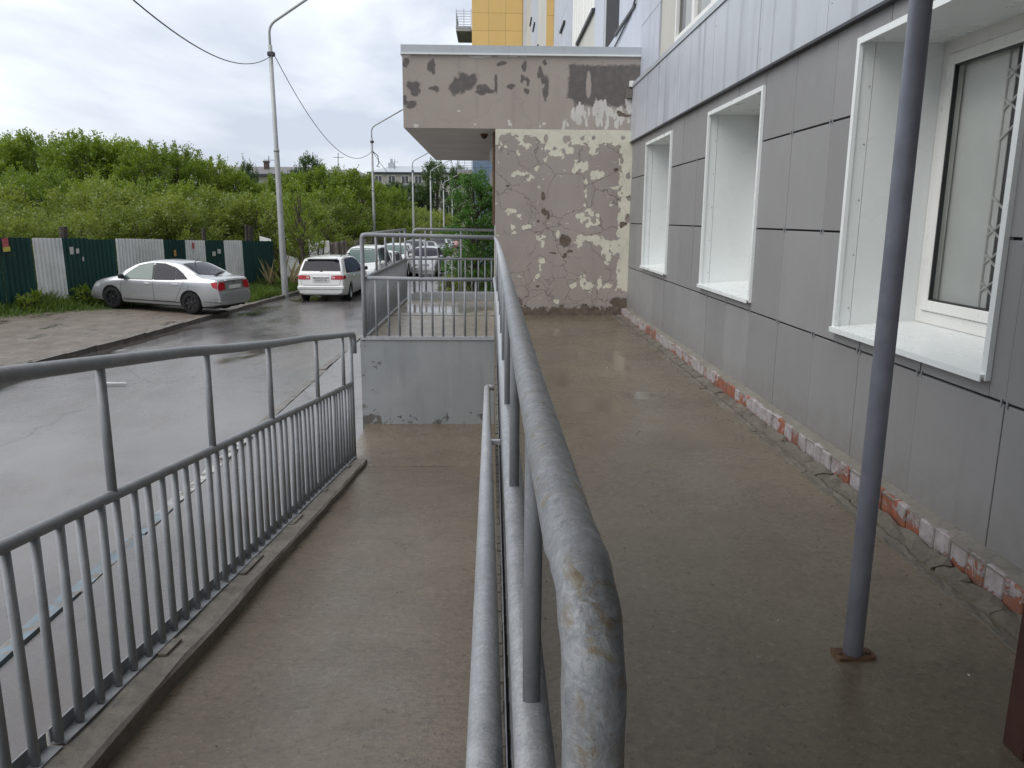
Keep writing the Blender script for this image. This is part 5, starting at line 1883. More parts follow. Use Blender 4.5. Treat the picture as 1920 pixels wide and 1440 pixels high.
def make_car(kind, paint, label, rim="alloy", glass="car_glass", front_glass=None, plate_txt=None, detail=2, group=None, lamp_style=0):
    sp = SPEC[kind]
    body, bvh = body_of(kind)
    Lc, Wc = sp["L"], sp["W"]
    root = thing("parked_car", label, "car", (0, 0, 0), group)
    bme = body.copy()
    bme.materials.clear()
    bme.materials.append(M[paint])
    bme.materials.append(M["black_plastic"])
    put("body", bme, root)
    dark = paint in ("black_paint", "grey_paint")
    seam = M["black_plastic"] if dark else (M["seam_w"] if paint == "white_paint" else M["seam"])
    for s in (-1, 1):
        for nm, poly in sp["side"]:
            g = front_glass if (nm == "front" and front_glass) else glass
            fr = [(x, z) for x, z in poly]
            cx, cz = sum(p[0] for p in fr) / len(fr), sum(p[1] for p in fr) / len(fr)
            big = [(cx + (x - cx) * 1.06, cz + (z - cz) * 1.07) for x, z in fr]
            poly_window(bvh, big, s, M["black_plastic"], "window_trim", root, 0.004)
            poly_window(bvh, poly, s, M[g], "side_window", root, 0.008)
        for (na, pa), (nb_, pb) in zip(sp["side"], sp["side"][1:]):
            pil = [(pa[-1][0] + 0.03, pa[-1][1]), (pa[-2][0] + 0.03, pa[-2][1]), (pb[1][0] - 0.03, pb[1][1]), (pb[0][0] - 0.03, pb[0][1])]
            poly_window(bvh, pil, s, M["black_plastic"], "window_pillar", root, 0.005)
        d0, d1, d2 = sp["doors"]
        zs = 0.33
        wz = lambda x: interp(sp["waist"], x)
        if detail >= 1:
            strip(bvh, [(d0, zs + 0.06), (d0 + 0.02, 0.6), (d0 - 0.04, wz(d0) - 0.02)], 0.012, "side", seam, "door_gap", root, s)
            strip(bvh, [(d1, zs), (d1, 0.6), (d1 + 0.01, wz(d1) - 0.02)], 0.012, "side", seam, "door_gap", root, s)
            ax = sp["axles"][0]
            strip(bvh, [(d1 - 0.02, zs), (ax + 0.52, zs), (ax + 0.43, 0.5), (d2 + 0.03, 0.72), (d2 - 0.06, wz(d2) - 0.01)], 0.012, "side", seam, "door_gap", root, s)
            for hx in (d1 + 0.2, d2 + 0.22):
                h = cast(bvh, (hx, s * 4, wz(hx) - 0.11), (0, -s, 0))
                if h:
                    m = MB().box((hx - 0.1, h.y - 0.012, h.z - 0.016), (hx + 0.1, h.y + 0.026 * (1 if s > 0 else 1), h.z + 0.014), 0.01) if s > 0 else MB().box((hx - 0.1, h.y - 0.026, h.z - 0.016), (hx + 0.1, h.y + 0.012, h.z + 0.014), 0.01)
                    m.put("door_handle", M[paint], root)
        # mirror
        mx = sp["side"][0][1][0][0] - 0.08
        mz = sp["side"][0][1][0][1] + 0.06
        h = cast(bvh, (mx, s * 4, mz - 0.03), (0, -s, 0)) or Vector((mx, s * Wc * 0.45, mz))
        y0, y1 = sorted((h.y + s * 0.03, h.y + s * 0.2))
        MB().box((mx - 0.05, y0, mz - 0.06), (mx + 0.07, y1, mz + 0.08), 0.03).box((mx - 0.02, min(h.y - s * 0.02, h.y + s * 0.06), mz - 0.05), (mx + 0.02, max(h.y - s * 0.02, h.y + s * 0.06), mz - 0.02)).put("mirror", M["black_plastic"] if kind in ("sedan", "wagon") else M[paint], root)
    # sill
    # wheels
    wr = sp["wr"]
    tm = bpy.data.meshes.get("tyre_" + kind)
    if tm is None:
        tm = MB().lathe([(wr * 0.66, -0.095), (wr * 0.90, -0.1), (wr * 0.985, -0.075), (wr, -0.03), (wr, 0.03), (wr * 0.985, 0.075), (wr * 0.90, 0.1), (wr * 0.66, 0.095)], 32, "y", (0, 0, 0), False).mesh("tyre_" + kind, M["tyre"], True)
    rk = "rimset_" + kind + rim
    rm = bpy.data.meshes.get(rk)
    if rm is None:
        q = MB().lathe([(wr * 0.67, -0.07), (wr * 0.67, 0.088), (wr * 0.625, 0.09), (wr * 0.59, 0.045), (0.01, 0.042)], 28, "y")
        ns = 5 if rim == "alloy" else 7
        for k in range(ns):
            a0 = 2 * math.pi * k / ns
            wdt = 0.32 if rim == "alloy" else 0.55
            pr_, ou = wr * 0.18, wr * 0.61
            P = lambda r, a, y: (r * math.cos(a), y, r * math.sin(a))
            q.add([P(pr_, a0 - wdt, 0.066), P(ou, a0 - wdt * 0.42, 0.074), P(ou, a0 + wdt * 0.42, 0.074), P(pr_, a0 + wdt, 0.066), P(pr_, a0 - wdt, 0.043), P(ou, a0 - wdt * 0.5, 0.046), P(ou, a0 + wdt * 0.5, 0.046), P(pr_, a0 + wdt, 0.043)],
                  [(0, 1, 2, 3), (0, 4, 5, 1), (1, 5, 6, 2), (2, 6, 7, 3), (3, 7, 4, 0)])
        q.lathe([(wr * 0.2, 0.04), (wr * 0.19, 0.078), (wr * 0.1, 0.085), (0.004, 0.085)], 14, "y")
        rm = q.mesh(rk, M["alloy" if rim == "alloy" else "black_rim"])
    for ax in sp["axles"]:
        for s in (-1, 1):
            w = put("wheel", tm, root, (ax, s * (Wc / 2 - 0.115), wr), (0, rng.uniform(0, 1), 0 if s > 0 else math.pi))
            r_ = bpy.data.objects.new("rim", rm)
            COL.objects.link(r_)
            r_.parent = w
    # glass at both ends
    x0, x1, ya, yb = sp["rearwin"]
    c = lambda x, y: [(x + 0.02 * (abs(t) ** 2) * 2, y * t) for t in (-1, -0.6, 0, 0.6, 1)]
    ztop = lambda x: interp(smooth_pts(sp["top"], 3), x)
    if x1 - x0 > 0.5:
        patch(bvh, [(x0 - 0.03 + 0.16 * t * t, (ya + 0.03) * t) for t in (-1, -0.5, 0, 0.5, 1)], [(x1 + 0.03 + 0.04 * t * t, (yb + 0.03) * t) for t in (-1, -0.5, 0, 0.5, 1)], "top", M["black_plastic"], "rear_window_trim", root, 0.004)
        patch(bvh, [(x0 + 0.16 * t * t, ya * t) for t in (-1, -0.5, 0, 0.5, 1)], [(x1 + 0.04 * t * t, yb * t) for t in (-1, -0.5, 0, 0.5, 1)], "top", M["tint_glass" if kind == "sedan" else glass], "rear_window", root, 0.008)
    else:
        za, zb = ztop(x0) + 0.01, ztop(x1) - 0.0
        patch(bvh, [(ya * t, za) for t in (-1, -0.5, 0, 0.5, 1)], [(yb * t, zb) for t in (-1, -0.5, 0, 0.5, 1)], "rear", M[glass], "rear_window", root, 0.008)
    x0, x1, ya, yb = sp["frontwin"]
    patch(bvh, [(x0 - 0.03, ya * 1.04 * t) for t in (-1, -0.5, 0, 0.5, 1)], [(x1 - 0.12 * t * t + 0.02, yb * 1.05 * t) for t in (-1, -0.5, 0, 0.5, 1)], "top", M["black_plastic"], "windscreen_trim", root, 0.003)
    patch(bvh, [(x0, ya * t) for t in (-1, -0.5, 0, 0.5, 1)], [(x1 - 0.12 * t * t, yb * t) for t in (-1, -0.5, 0, 0.5, 1)], "top", M[front_glass or glass], "windscreen", root, 0.007)
    # front end
    hz = interp(sp["top"], Lc - 0.25)
    zlo = 0.5
    for s in (-1, 1):
        ws = Wc / 2
        patch(bvh, [(s * ws * 0.46, zlo + 0.08), (s * ws * 0.80, zlo + 0.10)], [(s * ws * 0.50, hz - 0.07), (s * ws * 0.84, hz - 0.0)], "front", M["head"], "headlight", root, 0.006, 6, 4)
        patch(bvh, [(s * ws * 0.56, 0.29), (s * ws * 0.70, 0.29)], [(s * ws * 0.56, 0.37), (s * ws * 0.70, 0.37)], "front", M["black_plastic"], "fog_light", root, 0.006, 3, 2)
    patch(bvh, [(-0.36, zlo + 0.06), (0.36, zlo + 0.06)], [(-0.38, zlo + 0.17), (0.38, zlo + 0.17)], "front", M["black_plastic"], "grille", root, 0.005, 8, 3)
    patch(bvh, [(-0.30, zlo + 0.11), (0.30, zlo + 0.11)], [(-0.30, zlo + 0.13), (0.30, zlo + 0.13)], "front", M["chrome"], "grille_bar", root, 0.012, 6, 1)
    patch(bvh, [(-0.5, 0.25), (0.5, 0.25)], [(-0.44, 0.38), (0.44, 0.38)], "front", M["black_plastic"], "air_intake", root, 0.005, 8, 3)
    patch(bvh, [(-0.26, 0.405), (0.26, 0.405)], [(-0.26, 0.51), (0.26, 0.51)], "front", M["plate"], "number_plate", root, 0.014, 3, 1)
    # rear end
    return root, bvh


def place(root, x, y, z, heading, scale=1.0, origin=(0, 0)):
    """turn the car to its heading (angle of its nose from +X) about a point of its floor"""
    k = root.copy
    root.rotation_euler = (0, 0, heading)
    root.scale = (scale,) * 3
    c, s = math.cos(heading) * scale, math.sin(heading) * scale
    root.location = (x - (origin[0] * c - origin[1] * s), y - (origin[0] * s + origin[1] * c), z)


# ---- silver sedan nosed up to the fence
sed, bv = make_car("sedan", "silver_paint", "silver sedan with black steel wheels on the muddy verge, nose at the fence", "black", "tint_glass", "green_glass")
for s in (-1, 1):
    patch(bv, [(s * 0.45, 0.74), (s * 0.62, 0.71), (s * 0.755, 0.72)], [(s * 0.44, 0.94), (s * 0.62, 0.95), (s * 0.755, 0.95)], "rear", M["tail"], "tail_light", sed, 0.008, 8, 4)
    patch(bv, [(0.06, 0.75), (0.20, 0.80)], [(0.09, 0.945), (0.26, 0.935)], "side", M["tail"], "tail_light", sed, 0.008, 6, 4, s)
strip(bv, [(-0.43, 0.68), (-0.43, 0.95), (-0.3, 1.0), (0.3, 1.0), (0.43, 0.95), (0.43, 0.68)], 0.01, "rear", M["seam"], "boot_gap", sed)
strip(bv, [(-0.8, 0.62), (0, 0.62), (0.8, 0.62)], 0.014, "rear", M["seam"], "bumper_gap", sed)
MB().box((0.005, -0.26, 0.74), (0.03, 0.26, 0.85)).put("number_plate", M["plate"], sed)
MB().lathe([(0.045, -0.006), (0.045, 0.004)], 16, "x", (0.055, 0, 0.93)).put("emblem", M["chrome"], sed)
MB().box((0.02, -0.42, 0.965), (0.09, 0.42, 1.0), 0.012).put("boot_trim", M["silver_paint"], sed)
MB().tube([(0.62, 0.05, 1.105), (0.66, -0.12, 1.135), (0.72, -0.42, 1.16)], 0.014, 6).box((0.56, 0.0, 1.08), (0.66, 0.1, 1.12), 0.01).put("rear_wiper", M["black_plastic"], sed)
MB().tube([(1.36, 0, 1.42), (1.18, 0, 1.56)], [0.012, 0.005], 6).put("antenna", M["black_plastic"], sed)
for s in (-1, 1):
    strip(bv, [(0.98, 0.72), (0.98, 0.86), (1.14, 0.86), (1.14, 0.72), (0.98, 0.72)], 0.008, "side", M["seam"], "fuel_flap", sed, s)
    strip(bv, [(0.02, 0.36), (0.5, 0.38)], 0.012, "side", M["seam"], "bumper_gap", sed, s)
    strip(bv, [(1.30, 0.31), (3.25, 0.31)], 0.03, "side", M["seam"], "sill_trim", sed, s)
    patch(bv, [(4.05, 0.62), (4.35, 0.6)], [(4.05, 0.74), (4.30, 0.72)], "side", M["head"], "headlight", sed, 0.006, 5, 3, s)
_fa, _ra = at_g(211, 579, 0.16), at_g(362, 587, 0.15)
hd = math.atan2(_fa.y - _ra.y, _fa.x - _ra.x)
wb = math.hypot(_fa.y - _ra.y, _fa.x - _ra.x)
place(sed, _ra.x, _ra.y, VZ(_ra.x, _ra.y) - 0.01, R(163), 0.95, (0.93, 0.75))
MB().box((0.3, -0.6, 0.16), (4.2, 0.6, 0.24)).tube([(0.02, -0.45, 0.24), (0.5, -0.45, 0.24)], 0.03, 8).put("underbody", M["black_plastic"], sed)
sed.rotation_euler[1] = R(-1.6)

# ---- white wagon seen from behind
wag, bv = make_car("wagon", "white_paint", "white station wagon by the kerb past the nearest lamp, seen from behind", "alloy", "tint_glass", "tint_glass")
for s in (-1, 1):
    patch(bv, [(s * 0.34, 0.775), (s * 0.60, 0.77), (s * 0.745, 0.775)], [(s * 0.37, 0.905), (s * 0.60, 0.915), (s * 0.74, 0.915)], "rear", M["tail"], "tail_light", wag, 0.009, 8, 3)
    patch(bv, [(0.04, 0.78), (0.22, 0.80)], [(0.08, 0.91), (0.22, 0.90)], "side", M["tail"], "tail_light", wag, 0.009, 4, 3, s)
    patch(bv, [(s * 0.38, 0.81), (s * 0.47, 0.81)], [(s * 0.39, 0.875), (s * 0.47, 0.875)], "rear", M["tail_white"], "lamp_lens", wag, 0.013, 3, 2)
    MB().tube([(2.2, s * 0.55, 1.50), (2.1, s * 0.55, 1.545), (0.9, s * 0.55, 1.555), (0.7, s * 0.55, 1.505)], 0.016, 8).put("roof_rail", M["steel_dark"], wag)
strip(bv, [(-0.62, 0.6), (-0.68, 0.76)], 0.012, "rear", M["seam_w"], "tailgate_gap", wag)
strip(bv, [(0.62, 0.6), (0.68, 0.76)], 0.012, "rear", M["seam_w"], "tailgate_gap", wag)
strip(bv, [(-0.76, 0.585), (0, 0.585), (0.76, 0.585)], 0.014, "rear", M["seam_w"], "bumper_gap", wag)
MB().box((-0.03, -0.78, 0.44), (0.10, 0.78, 0.565), 0.03).put("bumper", M["white_paint"], wag)
MB().box((-0.01, -0.72, 0.30), (0.12, 0.72, 0.438), 0.03).put("bumper_skirt", M["white_paint"], wag)
MB().box((-0.002, -0.27, 0.70), (0.02, 0.27, 0.80)).put("number_plate", M["plate"], wag)
put("plate_lettering", text_mesh("T094CP 38", 0.088, M["ink"]), wag, (-0.0035, 0.0, 0.75), (R(90), 0, R(-90)))
MB().box((0.025, -0.27, 0.805), (0.05, 0.27, 0.865), 0.008).put("plate_garnish", M["chrome"], wag)
MB().box((0.30, -0.5, 1.425), (0.46, 0.5, 1.47), 0.015).put("roof_spoiler", M["white_paint"], wag)
MB().tube([(0.16, -0.03, 1.06), (0.155, -0.2, 1.085), (0.15, -0.42, 1.075)], 0.012, 6).box((0.1, -0.06, 1.02), (0.17, 0.04, 1.07), 0.01).put("rear_wiper", M["black_plastic"], wag)
for s in (-1, 1):
    MB().box((0.35, s * 0.45 - 0.05, 0.2), (0.8, s * 0.45 + 0.05, 0.3)).put("underbody", M["black_plastic"], wag)
a, b = at_g(566, 563), at_g(655, 563)
mid = (a + b) / 2
place(wag, mid.x + 0.02, mid.y + 0.2, G(mid.y + 1.5), R(88.3), 1.02, (0.85, 0))

# ---- the other cars down the street
def down_street(kind, paint, label, px, Y, heading, dx=0.0, **k):
    """px: middle of the near end in the view, Y: distance of the near end"""
    c, bv = make_car(kind, paint, label, detail=1, group="cars parked along the street", **k)
    X = at_y(px, 500, Y).x
    Lc = SPEC[kind]["L"]
    if abs(heading + 90) < 45:           # nose towards us
        place(c, X, Y, G(Y + 2), R(heading), 1.0, (Lc, 0))
    else:
        place(c, X, Y, G(Y + 2), R(heading), 1.0, (0, 0))
    return c, bv


sed["group"] = wag["group"] = "cars parked along the street"
van, _ = down_street("van", "white_paint", "white people carrier facing the viewer directly behind the white station wagon", 668, 31.6, -91, front_glass="green_glass")
c1, bv1 = down_street("sedan", "white_paint", "white sedan half hidden behind the landing railing, its tail towards the viewer", 704, 35.5, 88.5, glass="tint_glass")
for s in (-1, 1):
    patch(bv1, [(s * 0.45, 0.74), (s * 0.755, 0.72)], [(s * 0.44, 0.94), (s * 0.755, 0.95)], "rear", M["tail"], "tail_light", c1, 0.008, 8, 4)
c2, _ = down_street("suv", "white_paint", "white off-roader facing the viewer behind the slanting landing railing", 729, 40.5, -91.5, front_glass="green_glass")
c3, _ = down_street("suv", "grey_paint", "dark grey off-roader facing the viewer to the right of the white off-roader", 771, 56.0, -91.5)
c4, _ = down_street("hatch", "silver_paint", "silver hatchback standing in the roadway facing the viewer, behind the balusters", 791, 42.0, -92.5, glass="tint_glass")
c5, _ = down_street("sedan", "black_paint", "black sedan facing the viewer above the roof of the silver hatchback", 796, 66.0, -91)
c6, _ = down_street("suv", "black_paint", "black off-roader in the distant row beyond the black sedan", 818, 74.0, -91)
c7, _ = down_street("sedan", "black_paint", "small distant black sedan at the end of the parked row", 831, 84.0, -92)
c8, _ = down_street("hatch", "red_paint", "distant dull red hatchback glimpsed just above the top rails of the landing", 846, 100.0, -92)

# ================================================================== street lamps and their cable
BEND = 8.85
def make_lamp():
    t = thing("street_lamp", "x", "street lamp", (0, 0, 0), "street lamps along the kerb")
    H = BEND - 0.62
    put("pole", smooth_tube(MB().tube([(0, 0, -0.3), (0, 0, 0.0), (0, 0, 1.9), (0, 0, 4.9), (0, 0, 4.93), (0, 0, H)], [0.118, 0.115, 0.108, 0.088, 0.076, 0.068], 16).mesh("pole", M["lamp_post"])), t)
    put("collar", smooth_tube(MB().tube([(0, 0, 4.86), (0, 0, 4.95)], 0.096, 16).mesh("collar", M["lamp_post"])), t)
    pts = [(0, 0, H - 0.3), (0, 0, BEND - 0.35)] + arc((0, 0, BEND), (0, 0, -1), (0.88, 0, 0.475), 0.28, 6) + [(2.05, 0.0, BEND + 1.107)]
    put("arm", smooth_tube(MB().tube(pts, 0.042, 12).mesh("arm", M["lamp_post"])), t)
    hx, hz = 2.05, BEND + 1.107
    m = MB().lathe([(0.03, -0.12), (0.075, 0.0), (0.12, 0.16), (0.135, 0.36), (0.09, 0.55), (0.015, 0.62)], 12, "x")
    ca, sa = math.cos(-0.42), math.sin(-0.42)
    m.v = [(hx + x * ca + z * 0.55 * sa, y, hz - x * sa + z * 0.55 * ca) for x, y, z in m.v]
    m.put("lamp_head", M["lamp_head"], t, True)
    MB().box((-0.09, -0.10, H - 0.34), (0.13, 0.10, H - 0.2), 0.02).put("cable_clamp", M["steel_dark"], t)
    return t


def copy_tree(o, parent=None):
    c = o.copy()
    COL.objects.link(c)
    if parent is not None:
        c.parent = parent
    for ch in list(o.children):
        copy_tree(ch, c)
    return c


lamp = make_lamp()
LP = []
base = at_g(535, 553, 0.1)
LP.append((base.x, base.y))
for px, Yl in ((701, 53.0), (775, 76.0), (808, 88.0), (832, 108.0), (848, 127.0)):
    LP.append((at_y(px, 400, Yl).x, Yl))
LL = ["tall grey street lamp nearest the viewer, left of the white station wagon",
      "grey street lamp second in the row, its head just touching the edge of the canopy",
      "third street lamp in the row, its arm running behind the canopy corner",
      "fourth street lamp in the row, thin against the dark poplar",
      "fifth street lamp in the row, short with a pale head over the bushes",
      "sixth and farthest street lamp beside the green sapling"]
HB = [None, 240, 303, 320, 342, 357]
for i, (x, y) in enumerate(LP):
    o = lamp if i == 0 else copy_tree(lamp)
    o.location = (x, y, G(y) + 0.05)
    if i:
        zb = at_y(800, HB[i], y).z
        o.scale.z = (zb - G(y) - 0.05) / BEND
        o.rotation_euler = (0, 0, R(rng.uniform(-4, 4)))
    else:
        zb = at_y(509, 47, y).z
        o.scale.z = (zb - G(y) - 0.05) / BEND
        o.rotation_euler = (0, R(-0.5), R(-8))
    o["label"] = LL[i]


def hang(p, q, sag, name, label, extra=None, r=0.014):
    p, q = Vector(p), Vector(q)
    pts = []
    for k in range(25):
        t = k / 24
        v = p.lerp(q, t)
        v.z -= sag * 4 * t * (1 - t)
        pts.append(v)
    t = thing(name, label, "cable", tuple(p))
    MB().tube(pts, r, 6).put("strand", M["cable"], t)
    return t


c0 = at_y(513, 101, LP[0][1])
cm = at_y(698, 283, LP[1][1])
hang(at_y(250, 0, 12.0), c0, 0.55, "power_cable", "black power cable entering from the top left corner to the nearest street lamp", r=0.011)
hang(c0, cm, 1.6, "power_cable", "black power cable sagging between the two nearest street lamps")
hang(cm, at_y(775, 345, LP[2][1]), 0.8, "power_cable", "black power cable running on from the second street lamp behind the canopy", r=0.016)
cl = thing("cable_loop", "tangle of loose cable ends hanging at the second street lamp", "cable", tuple(cm))
MB().tube([cm, cm + Vector((0.35, 0, -0.3)), cm + Vector((0.4, 0, -0.8)), cm + Vector((0.25, 0, -0.95)), cm + Vector((0.45, 0, -1.0))], 0.03, 6).put("strand", M["cable"], cl)

# ================================================================== corrugated fence along the verge
FA, FB = Vector((-13.05, 21.3, 0)), Vector((-8.55, 31.4, 0))
FD = (FB - FA).normalized()
FN = Vector((FD.y, -FD.x, 0))      # towards the road
fen = thing("corrugated_fence", "patchwork fence of white and dark green corrugated sheets behind the silver sedan", "fence", (FA.x, FA.y, -1.2))


def on_fence(px):
    """distance along the fence where the sight line at px crosses it"""
    d = ray(px, 460)
    # solve CAM + d t = FA + FD s in plan
    det = d.x * (-FD.y) - d.y * (-FD.x)
    t = (FA.x * (-FD.y) - FA.y * (-FD.x)) / det
    s = (d.x * FA.y - d.y * FA.x) / det
    return s


def fence_top(s):
    return 0.80 - 0.029 * s


_f0 = [on_fence(p) for p in (-480, -400, -330, -270, -190, -130, -75, 0, 60, 115, 166, 217, 261, 305, 346, 383, 419, 453, 512)]
_fc = "GWGGWGGGWGGWWGWGWG"
k = 0
for (a, b), col in zip(zip(_f0, _f0[1:]), _fc):
    lean = rng.uniform(-0.04, 0.05)
    n = max(8, int((b - a) / 0.022))
    vs = []
    tj = rng.uniform(-0.02, 0.025)
    off = rng.uniform(-0.015, 0.015) + (0.02 if col == "W" else 0)
    for i in range(n + 1):
        u = a + (b - a) * i / n
        w = 0.021 * math.sin(u * 2 * math.pi / (0.125 if col == "W" else 0.15))
        for z, lz in ((-1.75, 1.0), (-0.5, 0.5), (fence_top(u) + tj, 0.0)):
            p = FA + FD * (u + lean * lz * 0.5) + FN * (w + off + 0.05 * math.sin(u * 0.9) * lz)
            vs.append((p.x, p.y, z))
    fs = [(i * 3 + j, (i + 1) * 3 + j, (i + 1) * 3 + j + 1, i * 3 + j + 1) for i in range(n) for j in (0, 1)]
    put("corrugated_sheet", new_mesh("corrugated_sheet", vs, fs, M["fence_white" if col == "W" else "fence_green"], True), fen)
    k += 1
for px, ztop, r in ((127, 425, 0.11), (389, 428, 0.075), (469, 421, 0.06), (477, 424, 0.085)):
    s = on_fence(px)
    p = FA + FD * s - FN * 0.16
    zt = at_y(px, ztop, p.y).z
    MB().tube([(p.x, p.y, -1.4), (p.x + 0.02, p.y, zt - 0.3), (p.x + 0.03, p.y, zt)], r, 10).put("fence_post", M["fence_post"], fen)
for px, py, w, h, mat, nm in ((7, 455, 0.17, 0.24, "red_paper", "notice"), (8, 468, 0.2, 0.12, "yellow_paper", "notice"), (130, 470, 0.13, 0.21, "paper", "paper_scrap"), (141, 471, 0.1, 0.14, "paper", "paper_scrap"), (150, 486, 0.05, 0.12, "paper", "paper_scrap"),
                              (324, 475, 0.1, 0.2, "orange_paper", "notice"), (359, 460, 0.1, 0.2, "red_paper", "notice"), (397, 476, 0.16, 0.16, "paper", "paper_scrap"), (407, 471, 0.17, 0.16, "paper", "paper_scrap")):
    s = on_fence(px)
    p = FA + FD * s + FN * 0.075
    z = at_y(px, py, p.y).z
    d = FD * (w / 2)
    sk = rng.uniform(-0.02, 0.02)
    put(nm, new_mesh(nm, [(p.x - d.x, p.y - d.y, z - h / 2), (p.x + d.x, p.y + d.y, z - h / 2 + sk), (p.x + d.x, p.y + d.y, z + h / 2 + sk), (p.x - d.x, p.y - d.y, z + h / 2)], [(0, 1, 2, 3)], M[mat]), fen)

# loose white sheets leaning beyond the first lamp
lw = thing("leaning_sheet", "two pale corrugated sheets leaning beside the grey plank fence above the white wagon", "metal sheet", (-7.3, 33, -1.5))
for (pa, pb, yt, yb2, dy) in ((578, 598, 449, 512, 0.0), (598, 617, 451, 514, 0.08)):
    vs = []
    n = 22
    for i in range(n + 1):
        px = pa + (pb - pa) * i / n
        q = at_y(px, yt, 33.4 + dy)
        q2 = at_y(px + 5, yb2, 33.0 + dy)
        w = 0.018 * math.sin(i * 1.9)
        vs += [(q.x, q.y + w, q.z), (q2.x, q2.y + w, q2.z)]
    fs = [(2 * i, 2 * i + 2, 2 * i + 3, 2 * i + 1) for i in range(n)]
    put("corrugated_sheet", new_mesh("corrugated_sheet", vs, fs, M["fence_white"], True), lw)
lw2 = thing("leaning_sheet", "torn pale sheet behind the right end of the green fence", "metal sheet", (-8.4, 32.5, -1.5))
for (pa, pb, yt, yb2) in ((486, 508, 442, 470), (536, 560, 478, 520)):
    vs = []
    n = 16
    for i in range(n + 1):
        px = pa + (pb - pa) * i / n
        q, q2 = at_y(px, yt + i * 0.4, 32.6), at_y(px + 3, yb2, 32.4)
        vs += [(q.x, q.y + 0.018 * math.sin(i * 1.9), q.z), (q2.x, q2.y + 0.018 * math.sin(i * 1.9), q2.z)]
    put("corrugated_sheet", new_mesh("corrugated_sheet", vs, [(2 * i, 2 * i + 2, 2 * i + 3, 2 * i + 1) for i in range(n)], M["fence_white"], True), lw2)

# grey plank fence running down the street
pf = thing("plank_fence", "grey weathered plank fence running down the street behind the parked cars", "fence", (-7.6, 34, -1.5))
pl = [MB().box((0, 0, 0), (0.045, 0.30, 1.0), 0.004).mesh("plank", M["plank"]) for _ in range(1)]
Y = 33.6
while Y < 95:
    X = -6.95 - 0.016 * (Y - 34) - (0.35 if Y < 36 else 0.5)
    z = G(Y)
    topz = 0.27 - 0.0125 * (Y - 34) + rng.uniform(-0.05, 0.06)
    o = put("plank", pl[0], pf, (X + rng.uniform(-0.03, 0.03), Y, z - 0.1), (rng.uniform(-0.02, 0.02), rng.uniform(-0.05, 0.05), rng.uniform(-0.06, 0.06)))
    wd = rng.choice((0.16, 0.22, 0.3)) if Y < 60 else 0.6
    o.scale = (1, wd / 0.30 * 0.97, topz - z + 0.1)
    Y += wd
for Yp in range(35, 96, 4):
    X = -7.52 - 0.016 * (Yp - 34)
    MB().box((X - 0.1, Yp, G(Yp) - 0.2), (X - 0.02, Yp + 0.12, 0.25 - 0.0125 * (Yp - 34))).put("fence_post", M["fence_post"], pf)

# ================================================================== far buildings over the trees
def far_block(name, label, x0, x1, y, depth, eave, ridge, roofmat, hip, floors):
    t = thing(name, label, "building", ((x0 + x1) / 2, y, -2.5))
    MB().box((x0, y, -3), (x1, y + depth, eave)).put("wall", M["far_wall"], t)
    o = 0.5
    vs = [(x0 - o, y - o, eave + 0.002), (x1 + o, y - o, eave + 0.002), (x1 + o, y + depth + o, eave + 0.002), (x0 - o, y + depth + o, eave + 0.002), (x0 + hip, y + depth / 2, ridge), (x1 - hip, y + depth / 2, ridge)]
    rf = put("roof", new_mesh("roof", vs, [(0, 1, 5, 4), (1, 2, 5), (2, 3, 4, 5), (3, 0, 4), (3, 2, 1, 0)], roofmat), t)
    MB().box((x0 - o, y - o - 0.05, eave - 0.25), (x1 + o, y - o + 0.05, eave)).put("eaves", M["steel_dark"], t)
    nw = int((x1 - x0) / 2.6)
    wm = MB().box((0, 0, 0), (1.3, 0.1, 1.45)).mesh("window", M["dark_glass"])
    fmn = MB().box((-0.08, -0.03, -0.08), (1.38, 0.05, 0)).box((-0.08, -0.03, 1.45), (1.38, 0.05, 1.53)).box((-0.08, -0.03, 0), (0, 0.05, 1.45)).box((1.3, -0.03, 0), (1.38, 0.05, 1.45)).box((0.62, -0.03, 0), (0.68, 0.05, 1.45)).mesh("frame", M["white_pvc"])
    for f in range(floors):
        for k in range(nw):
            x = x0 + 1.0 + k * 2.6
            z = eave - 2.2 - f * 2.9
            w = put("window", wm, t, (x, y - 0.04, z))
            fr = bpy.data.objects.new("frame", fmn)
            COL.objects.link(fr)
            fr.parent = w
    return t, rf


b1, rf1 = far_block("far_building", "distant long building with a dark grey roof and brick chimney above the trees", -39, -24.6, 110, 12, 7.0, 8.3, M["roof_grey"], 0.0, 3)
for px in (500, 462):
    p = at_y(px, 305, 114)
    if px == 500:
        MB().box((p.x - 0.32, 113.6, 7.3), (p.x + 0.32, 114.2, 8.75)).box((p.x - 0.4, 113.5, 8.75), (p.x + 0.4, 114.3, 8.95)).put("chimney", M["bricky"], rf1)
b2, rf2 = far_block("far_building", "distant pale building with a bright metal hip roof between the second lamp and the canopy", -24.1, 4.4, 160, 15, 10.1, 11.7, M["roof_metal"], 3.5, 4)
p = at_y(732, 300, 164)
MB().box((p.x - 0.6, 165, 11.2), (p.x + 0.6, 166.5, 12.2)).box((p.x - 0.22, 165.5, 12.2), (p.x + 0.22, 166, 13.0)).put("chimney", M["roof_metal"], rf2)
b3, rf3 = far_block("far_building", "distant low roof end peeking over the bushes beside the second lamp", -26.5, -18.6, 118, 10, 7.2, 8.4, M["roof_grey"], 2.0, 2)
